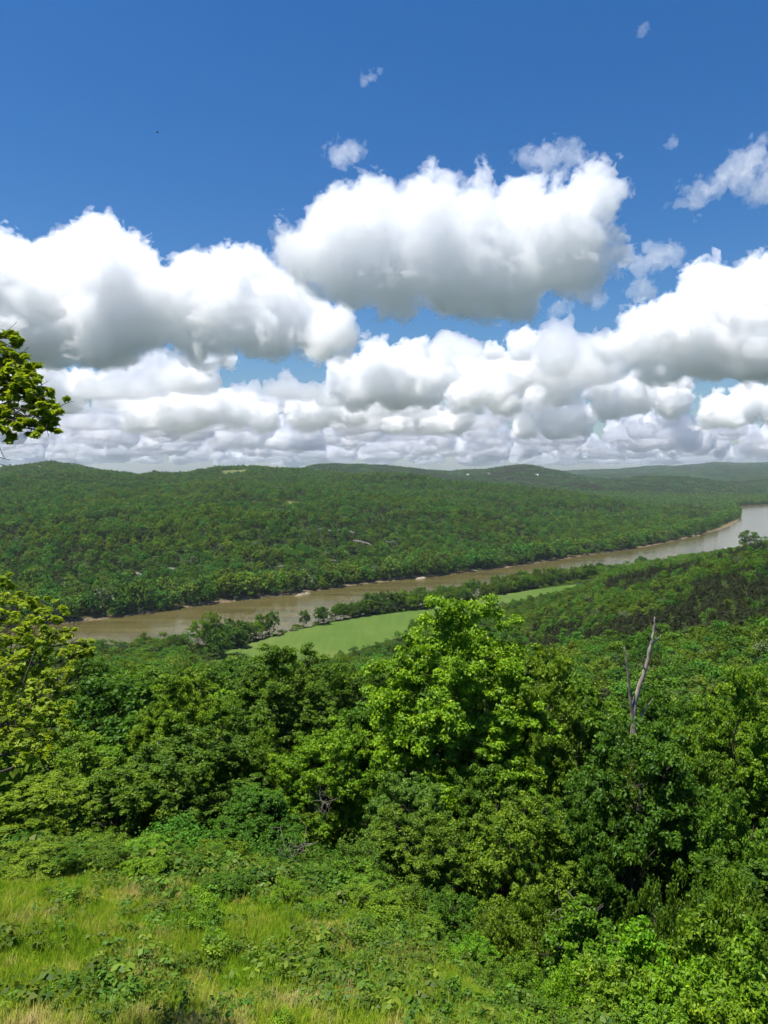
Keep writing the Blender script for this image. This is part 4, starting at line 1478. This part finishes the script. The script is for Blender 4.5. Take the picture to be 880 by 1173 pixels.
# ------------------------------------------------------------------ the oak whose boughs reach in from the left
g = np.random.default_rng(99)
ox, oy = -8.4, 10.2
oz = float(height(np.array([ox]), np.array([oy]))[0])
UP = [(4, 384, 12, 9), (14, 398, 12, 9), (26, 420, 12, 9), (8, 420, 12.3, 9), (38, 436, 12, 10), (20, 440, 11.8, 10), (5, 448, 12.2, 10), (47, 455, 12, 9), (30, 460, 12.3, 10), (60, 463, 12, 7),
      (54, 478, 12, 9), (40, 476, 11.8, 8), (10, 466, 12, 8), (53, 493, 12, 6), (8, 494, 12, 7), (-12, 400, 12, 14), (-20, 440, 12, 16), (-15, 480, 12, 12), (22, 408, 12.2, 6), (34, 448, 12, 8), (3, 405, 12.1, 9), (12, 432, 11.9, 9), (28, 440, 12.3, 8), (2, 434, 12, 9), (18, 474, 12, 8), (42, 464, 12.2, 8), (0, 484, 12.1, 8), (28, 488, 12, 6), (34, 425, 12, 6), (20, 386, 12, 4), (56, 486, 12, 5)]
LO = [(3, 682, 16, 11), (20, 700, 16, 13), (12, 725, 16, 13), (46, 688, 16.4, 6), (48, 705, 16.2, 10), (66, 708, 16.4, 8), (72, 700, 16.4, 7), (36, 715, 16, 9), (30, 740, 16, 12), (52, 745, 16.3, 11), (68, 735, 16.5, 9),
      (96, 735, 16.6, 8), (90, 748, 16.6, 7), (80, 752, 16.5, 8), (10, 755, 16, 13), (28, 762, 16, 11), (15, 785, 16, 12), (60, 780, 16.3, 9), (72, 790, 16.3, 7), (45, 800, 16.2, 9), (20, 815, 16, 11), (70, 815, 16.4, 7),
      (40, 835, 16.2, 10), (8, 845, 16, 10), (62, 845, 16.4, 7), (28, 862, 16, 9), (55, 778, 16, 8), (4, 705, 15.8, 12), (-25, 720, 15.5, 22), (-30, 780, 15.5, 24), (-20, 840, 15.6, 20), (30, 684, 16.2, 6), (75, 830, 16.5, 6), (2, 735, 15.9, 12), (22, 748, 15.8, 11), (42, 728, 15.8, 10), (58, 725, 16, 8), (5, 772, 15.8, 12), (32, 790, 15.9, 11), (48, 765, 16, 9), (5, 815, 15.8, 12), (30, 820, 16, 10), (55, 812, 16.1, 9), (15, 850, 15.9, 11), (48, 858, 16.1, 9), (80, 722, 16.5, 6), (78, 770, 16.4, 6), (35, 698, 16.1, 8), (5, 668, 16, 7), (95, 748, 16.5, 5)]
C, RC = [], []
for px, py, Yq, rp in UP + LO:
    Yq = (Yq - 12) * 0.8 + 8.8 - (py - 430) / 60 * 0.55 if py < 600 else (Yq - 16) * 0.8 + 12.6 - (py - 680) / 190 * 3.6 + g.uniform(-0.25, 0.25)
    p = at(px, py, Yq)
    C.append(p - np.array([ox, oy, oz]))
    RC.append(rp / FPX * Yq)
nvis = len(C)
while len(C) < nvis + 7:
    d = g.normal(size=3)
    d /= np.linalg.norm(d)
    p = np.array([ox - 3.6, oy - 1.0, oz + 7.5]) + d * np.array([2.2, 2.6, 5.0]) * g.uniform(0.5, 1.0)
    px, py, _ = to_px(p)
    if p[0] > -9.6:
        continue
    C.append(p - np.array([ox, oy, oz]))
    RC.append(g.uniform(0.5, 0.9))
C, RC = np.array(C), np.array(RC)
ns = 7
d = g.normal(size=(len(C), ns, 3))
S = (C[:, None] + d * (RC[:, None, None] * 0.8)).reshape(-1, 3)
SR = np.repeat(RC, ns) * 0.46
v, f, t = leaves_at(S, SR, np.where(np.repeat(np.arange(len(C)), ns) < nvis, 46, 14), 0.072, g, up=1.1, shell=(0.1, 1.25), squash=0.6)
root = thing("oak_tree", "yellow green oak at the left edge, its leafy boughs reaching in against sky and river", "tree", (ox, oy, oz))
pt = Parts()
path = np.array([[0, 0, -0.6], [0.1, 0.0, 3], [-0.1, 0.1, 7], [0.15, -0.1, 11], [0.3, -0.2, 14], [0.5, -0.3, 16.5]])
rad = np.array([0.34, 0.27, 0.22, 0.16, 0.10, 0.04])
pt.add(*tube(path, rad, 10))


def on_trunk(z):
    i = np.interp(z, path[:, 2], np.arange(len(path)))
    return np.array([np.interp(i, np.arange(len(path)), path[:, q]) for q in range(3)])


# boughs: a few leaders carry the visible clumps
def bough(group, zroot, r0):
    cen = C[group]
    mid = cen.mean(0)
    far = cen[np.argmax(np.linalg.norm(cen[:, :2], axis=1))]
    a = on_trunk(zroot)
    P = curve(a, far, g, 8, 0.03, 0.02)
    pt.add(*tube(P, np.linspace(r0 * 0.55, 0.008, 8), 6))
    for q in cen:
        k = int(np.clip(np.argmin(np.linalg.norm(P - q, axis=1)) - 1, 1, 6))
        Q = curve(P[k], q, g, 5, 0.03, 0.05)
        pt.add(*tube(Q, np.linspace(0.011, 0.004, 5), 5))
        for _ in range(3):
            pt.add(*tube(curve(Q[g.integers(2, 5)], q + g.normal(size=3) * 0.16, g, 4, 0, 0.05), np.linspace(0.006, 0.003, 4), 4))


idx = np.arange(len(UP))
bough(idx[:10], 10.2, 0.09)
bough(idx[10:], 9.8, 0.08)
lo = np.arange(len(UP), nvis)
for k in range(4):
    bough(lo[k::4], 2.6 + 1.1 * k, 0.09)
for q in C[nvis:]:
    a = on_trunk(np.clip(q[2] - 1.5, 2, 15))
    pt.add(*tube(curve(a, q, g, 6, 0.06, 0.04), np.linspace(0.06, 0.012, 6), 5))
for px, py, Yq in ((12, 527, 8.8), (6, 533, 8.9), (55, 798, 10.5), (62, 800, 10.6)):
    q = at(px, py, Yq) - np.array([ox, oy, oz])
    pt.add(*tube(curve(on_trunk(9.3 if py < 600 else 4), q, g, 7, 0.03, 0.012), np.linspace(0.03, 0.004, 7), 5))
o = pt.mesh("trunk", M_BARK)
link("trunk", o, root)
link("crown", make_mesh("crown", v, f, [M_YELLOW], attrs={'tone': t}), root)

# ------------------------------------------------------------------ dead wood
def snag(name, label, cat, spec, base_px, Y, mat, parts):
    """spec: for each limb a list of (px, py, dY, radius in px)"""
    bx = (base_px - 440) / FPX * Y
    bz = float(height(np.array([bx]), np.array([Y]))[0])
    o = thing(name, label, cat, (bx, Y, bz))
    for pname, limb in zip(parts, spec):
        P = np.array([at(px, py, Y + dy) for px, py, dy, r in limb]) - np.array([bx, Y, bz])
        rd = np.array([r * 0.82 / FPX * Y for *_, r in limb])
        n = max(8, len(limb) * 4)
        tt = np.linspace(0, len(limb) - 1, n)
        Q = np.stack([np.interp(tt, np.arange(len(limb)), P[:, q]) for q in range(3)], 1)
        Q[1:-1] += g.normal(size=(n - 2, 3)) * 0.014
        p = Parts()
        p.add(*tube(Q, np.interp(tt, np.arange(len(limb)), rd) * g.uniform(0.85, 1.12, n), 8))
        link(pname, p.mesh(pname, mat), o)
    return o


Yd = 47.0
bxz = at(727, 970, Yd)
snag("dead_tree", "bleached dead forked trunk standing bare above the near wood", "tree",
     [[(727, 985, 0, 6.5), (727, 900, 0, 5.5), (726, 835, 0, 4.6), (726, 810, 0, 3.6), (732, 787, 0, 3.1), (737.5, 772, 0, 2.7), (742, 757, 0, 2.4), (745, 741, 0, 2.2), (748, 729, 0, 1.9), (750, 718, 0, 1.5), (750, 707, 0, 0.9)],
      [(726, 830, 0, 2.8), (722, 804, -0.2, 2.0), (720.5, 780, -0.3, 1.6), (717.5, 758, -0.4, 1.4), (715, 741, -0.4, 0.6)],
      [(745, 740, 0, 1.2), (752, 733, 0.2, 0.9), (757, 728, 0.3, 0.4)],
      [(738, 768, 0, 0.9), (736, 755, -0.2, 0.6), (735.5, 748, -0.3, 0.3)],
      [(728, 830, 0, 2.2), (738, 815, 0.3, 1.4), (748, 800, 0.5, 0.5)],
      [(749, 722, 0, 0.8), (753, 717, 0.1, 0.3)], [(747, 733, 0, 0.8), (743, 727, -0.2, 0.3)], [(735, 778, 0, 0.9), (741, 772, 0.2, 0.6), (744, 765, 0.2, 0.25)], [(719, 768, -0.3, 0.7), (714, 762, -0.4, 0.3)], [(721, 790, -0.2, 0.7), (717, 784, -0.3, 0.3)], [(740, 764, 0, 0.7), (735, 760, 0, 0.3)]],
     727, Yd, M_DEAD, ["trunk", "fork"] + ["branch"] * 9)
for px, py, w_, h_, Y, lb, n in ((318, 972, 60, 34, 31, "fallen tangle of bare grey branches at the meadow's far edge", 6), (367, 905, 40, 40, 41, "bare grey twigs sticking out of the yellowish tree", 5),
                                 (660, 1050, 40, 26, 24, "dry brown twigs among the bushes above the right corner", 4)):
    bx = (px - 440) / FPX * Y
    base = at(px, py + h_ * 0.5, Y)
    o = thing("dead_branch", lb, "dead branches", base)
    for _ in range(n):
        e = np.array([g.normal() * w_ * 0.4, g.normal() * 18, g.uniform(0.25, 1.0) * h_]) / FPX * Y
        p = Parts()
        P = curve(np.array([g.normal() * 0.15, g.normal() * 0.15, -0.3]), e, g, 7, 0.08, 0.05)
        p.add(*tube(P, np.linspace(0.024, 0.006, 7), 5))
        for _ in range(4):
            s = P[g.integers(2, 6)]
            p.add(*tube(curve(s, s + g.normal(size=3) * 0.45, g, 4, 0.05, 0.08), np.linspace(0.014, 0.005, 4), 4))
        link("branch", p.mesh("branch", M_TWIG), o)


# ------------------------------------------------------------------ rock ledges, sand bars, far buildings, mast, bird
def plain(name, a, rough=0.7, b=None, scale=0.4):
    m, nt, out = mat_new(name)
    d = N(nt, "ShaderNodeBsdfPrincipled", ins={'Roughness': rough, 'Base Color': (*a, 1)})
    if b is not None:
        tc = N(nt, "ShaderNodeNewGeometry")
        n = N(nt, "ShaderNodeTexNoise", ins={'Scale': scale, 'Detail': 6.0, 'Roughness': 0.65})
        nt.links.new(tc.outputs['Position'], n.inputs['Vector'])
        r = ramp(nt, [(0.36, a), (0.64, b)], n.outputs[0])
        nt.links.new(r.outputs[0], d.inputs['Base Color'])
    nt.links.new(d.outputs[0], out.inputs[0])
    return m


M_ROCK = plain("limestone", (0.06, 0.055, 0.045), 0.85, (0.20, 0.185, 0.16), 0.35)
WHERE_LEDGE = ["leftmost pale rock ledge above the far bank trees", "long pale rock ledge second from left above the far bank", "pale rock ledge midway along the far bank, above its trees",
               "low pale ledge just above the far bank, where the rocks begin to crowd", "stepped ledge among the crowded rocks on the far slope", "rightmost short ledge among the crowded rocks",
               "highest ledge of the crowded rocks on the far slope", "short ledge left of the highest one on the far slope"]
for (cx, cy_, L_, hh), lb in zip(BLUFFS, WHERE_LEDGE):
    n = 26
    u = np.linspace(-0.5, 0.5, n)
    prof = np.array([[-2.0, -3.0], [-1.6, 0.4], [-2.2, 0.5], [-1.9, 0.62], [-1.0, 0.64], [-1.2, 1.0], [1.5, 1.02], [6.0, 0.2], [6.0, -3.0]])
    V = []
    zc = height(cx + u * L_, np.full(n, cy_))
    for i in range(n):
        jag = g.uniform(-0.9, 0.9)
        e = 1 - (abs(u[i]) * 2) ** 4
        for a, b in prof:
            V.append((cx + u[i] * L_, cy_ + a + jag + g.normal() * 0.25, zc[i] - 0.5 + (b * hh * 0.62 * (0.55 + 0.5 * g.random()) if b > 0 else b) * e))
    k = len(prof)
    Fq = []
    for i in range(n - 1):
        for j in range(k - 1):
            Fq.append((i * k + j, (i + 1) * k + j, (i + 1) * k + j + 1, i * k + j + 1))
    me = make_mesh("rock_ledge", np.array(V) - np.array([cx, cy_, zc.mean()]), np.array(Fq), [M_ROCK])
    tag(link("rock_ledge", me, loc=(cx, cy_, zc.mean())), lb, "rock", "pale rock ledges on the far slope")

M_SAND = plain("pale_sand", (0.16, 0.13, 0.085), 0.9, (0.28, 0.235, 0.17), 0.15)
for px, py, L_, W_, lb in ((696, 634, 26, 9, "pale sand bar on the far bank, the left one by the bend"), (793, 615.5, 20, 12, "pale sand bar on the point just before the bend"), (482, 664.5, 9, 4, "small tan sand spit on the far bank across from the field"),
                           (347, 683, 12, 3.5, "low tan sand strip on the far bank above the field's tip")):
    c = at_z(px, py - 2.5, 0.5)
    d1 = np.array([at_z(px + 20, py - 2.5 - (7 if px > 300 else 2), 0.5)[0] - c[0], at_z(px + 20, py - 2.5 - 4, 0.5)[1] - c[1]])
    d1 /= np.linalg.norm(d1)
    nx = np.array([-d1[1], d1[0]])
    V, Fq = [], []
    nu, nv = 17, 9
    for i in range(nu):
        for j in range(nv):
            a, b = (i / (nu - 1) - 0.5) * 2, (j / (nv - 1) - 0.5) * 2
            sc = math.sqrt(max(0, 1 - a * a)) * (1 + 0.2 * math.sin(i * 1.7))
            q = d1 * a * L_ + nx * b * W_ * sc
            V.append((q[0], q[1], -0.6 + 2.1 * (1 - b * b) * sc))
    for i in range(nu - 1):
        for j in range(nv - 1):
            Fq.append((i * nv + j, (i + 1) * nv + j, (i + 1) * nv + j + 1, i * nv + j + 1))
    me = make_mesh("sand_bar", np.array(V), np.array(Fq), [M_SAND], smooth=True)
    o = tag(link("sand_bar", me, loc=(c[0], c[1], 0)), lb, "sand bar", "sand bars along the far bank", kind='structure')

M_WALL = plain("white_siding", (0.62, 0.62, 0.60), 0.6)
M_ROOFW = plain("pale_metal_roof", (0.42, 0.42, 0.42), 0.5)
M_ROOFD = plain("grey_shingles", (0.16, 0.15, 0.15), 0.8)
M_GLASS = plain("window_glass", (0.03, 0.035, 0.045), 0.1)


def box(v0, v1):
    x0, y0, z0 = v0
    x1, y1, z1 = v1
    v = np.array([(x0, y0, z0), (x1, y0, z0), (x1, y1, z0), (x0, y1, z0), (x0, y0, z1), (x1, y0, z1), (x1, y1, z1), (x0, y1, z1)], float)
    f = np.array([(0, 3, 2, 1), (4, 5, 6, 7), (0, 1, 5, 4), (1, 2, 6, 5), (2, 3, 7, 6), (3, 0, 4, 7)])
    return v, f


def house(px, py, Y, w_, d_, h_, roofm, label, rz=0.2):
    x = (px - 440) / FPX * Y
    z = float(height(np.array([x]), np.array([Y]))[0])
    want = at(px, py, Y)[2] - h_ * 0.5
    o = thing("house", label, "house", (x, Y, max(z - 0.3, want - 6)), rz, "white houses on the far ridges")
    v, f = box((-w_ / 2, -d_ / 2, -4), (w_ / 2, d_ / 2, h_))
    gv = np.array([(-w_ / 2, 0, h_ + d_ * 0.28), (w_ / 2, 0, h_ + d_ * 0.28)])
    v = np.concatenate([v, gv])
    tri = np.array([(4, 7, 8), (5, 9, 6)])
    link("wall", make_mesh("wall", v, [f, tri], [M_WALL]), o)
    e = 0.6
    q = d_ * 0.28
    rv = np.array([(-w_ / 2 - e, -d_ / 2 - e, h_ - 0.3), (w_ / 2 + e, -d_ / 2 - e, h_ - 0.3), (w_ / 2 + e, 0, h_ + q + 0.15), (-w_ / 2 - e, 0, h_ + q + 0.15), (w_ / 2 + e, d_ / 2 + e, h_ - 0.3), (-w_ / 2 - e, d_ / 2 + e, h_ - 0.3)])
    rv = np.concatenate([rv, rv + np.array([0, 0, 0.3])])
    rf = np.array([(3, 2, 1, 0), (5, 4, 2, 3), (6, 7, 8, 9), (9, 8, 10, 11), (0, 1, 7, 6), (5, 11, 10, 4), (0, 6, 9, 3), (3, 9, 11, 5), (1, 2, 8, 7), (2, 4, 10, 8)])
    link("roof", make_mesh("roof", rv, rf, [roofm]), o)
    for k in range(3):
        v, f = box((-w_ * 0.36 + k * w_ * 0.28, -d_ / 2 - 0.06, 1.0), (-w_ * 0.36 + k * w_ * 0.28 + w_ * 0.12, -d_ / 2 + 0.05, 2.4))
        link("window", make_mesh("window", v, f, [M_GLASS]), o)


house(615, 543, 4050, 15, 11, 8, M_ROOFW, "tall white house shining on its own below the middle ridge's summit", 0.25)
house(536, 542.5, 4050, 13, 9, 4, M_ROOFW, "low white house on the ridge left of the summit")
house(560, 541, 4150, 11, 9, 4, M_ROOFD, "smallest white house, between the low one and the tall one", -0.2)
house(47, 539, 2560, 9, 8, 4, M_ROOFW, "white house near the top of the left hill", 0.1)
house(38, 541.5, 2540, 13, 8, 3, M_ROOFD, "long low building left of the white house on the left hill", 0.1)

M_STEEL = plain("galvanised_steel", (0.35, 0.33, 0.33), 0.5)
mx, my = (87.5 - 440) / FPX * 2810, 2810.0
mz = float(height(np.array([mx]), np.array([my]))[0])
mh = at(87.5, 517, 2810)[2] - mz
o = thing("radio_mast", "thin steel radio mast on top of the left hill", "mast", (mx, my, mz))
for k in range(3):
    a = k * 2 * PI / 3
    p = Parts()
    p.add(*tube(np.array([[math.cos(a) * 0.8, math.sin(a) * 0.8, -1], [math.cos(a) * 0.7, math.sin(a) * 0.7, mh * 0.5], [math.cos(a) * 0.5, math.sin(a) * 0.5, mh]]), [0.14] * 3, 5))
    link("leg", p.mesh("leg", M_STEEL), o)
p = Parts()
for k in range(int(mh / 1.6)):
    z = k * 1.6
    for q in range(3):
        a, b = q * 2 * PI / 3, (q + 1) * 2 * PI / 3
        rr_ = 0.8 - 0.3 * z / mh
        p.add(*tube(np.array([[math.cos(a) * rr_, math.sin(a) * rr_, z], [(math.cos(a) + math.cos(b)) / 2 * rr_, (math.sin(a) + math.sin(b)) / 2 * rr_, z + 0.8], [math.cos(b) * rr_, math.sin(b) * rr_, z + 1.6]]), [0.06] * 3, 4))
link("lattice", p.mesh("lattice", M_STEEL), o)

# a bird, far up
bl = at(180, 152, 95)
M_BIRD = plain("dark_feathers", (0.03, 0.028, 0.026), 0.8)
xs = np.array([(-0.16, 0, 0, 0.012), (-0.08, 0, 0.005, 0.04), (0.0, 0, 0.012, 0.06), (0.09, 0, 0.016, 0.045), (0.15, 0, 0.03, 0.035), (0.19, 0, 0.028, 0.01)])
p = Parts()
p.add(*tube(xs[:, :3], xs[:, 3], 8))
for s_ in (1, -1):
    n = 5
    for k in range(n - 1):
        pass
    wv, wf = [], []
    for k in range(n):
        u = k / (n - 1)
        y = s_ * (0.03 + 0.33 * u)
        z = 0.02 + 0.09 * math.sin(u * 1.9)
        c = 0.10 * (1 - 0.75 * u ** 1.5)
        x0 = 0.06 - 0.05 * u
        for dz in (0.006, -0.006):
            wv += [(x0 + c * 0.4, y, z + dz), (x0 - c, y, z + dz * 0.3)]
    for k in range(n - 1):
        b = k * 4
        wf += [(b, b + 1, b + 5, b + 4), (b + 2, b + 6, b + 7, b + 3), (b, b + 4, b + 6, b + 2), (b + 1, b + 3, b + 7, b + 5)]
    p.add(np.array(wv), np.array(wf), np.zeros((0, 3), int))
tag(link("bird", p.mesh("bird", M_BIRD), loc=bl, rotz=0.6), "small dark bird gliding alone in the blue sky", "bird")

# ------------------------------------------------------------------ air
m, nt, out = mat_new("valley_air")
pv = N(nt, "ShaderNodeVolumePrincipled")
pv.inputs['Density'].default_value = 0.000037
pv.inputs['Color'].default_value = (0.80, 0.90, 1.0, 1)
pv.inputs['Anisotropy'].default_value = 0.2
pv.inputs['Density Attribute'].default_value = ""
pv.inputs['Temperature Attribute'].default_value = ""
nt.links.new(pv.outputs[0], out.inputs['Volume'])
v, f = box((-21000, -21000, -40), (21000, 21000, 420))
tag(link("haze", make_mesh("haze", v, f, [m])), "faint blue summer haze over the valley", kind='stuff')
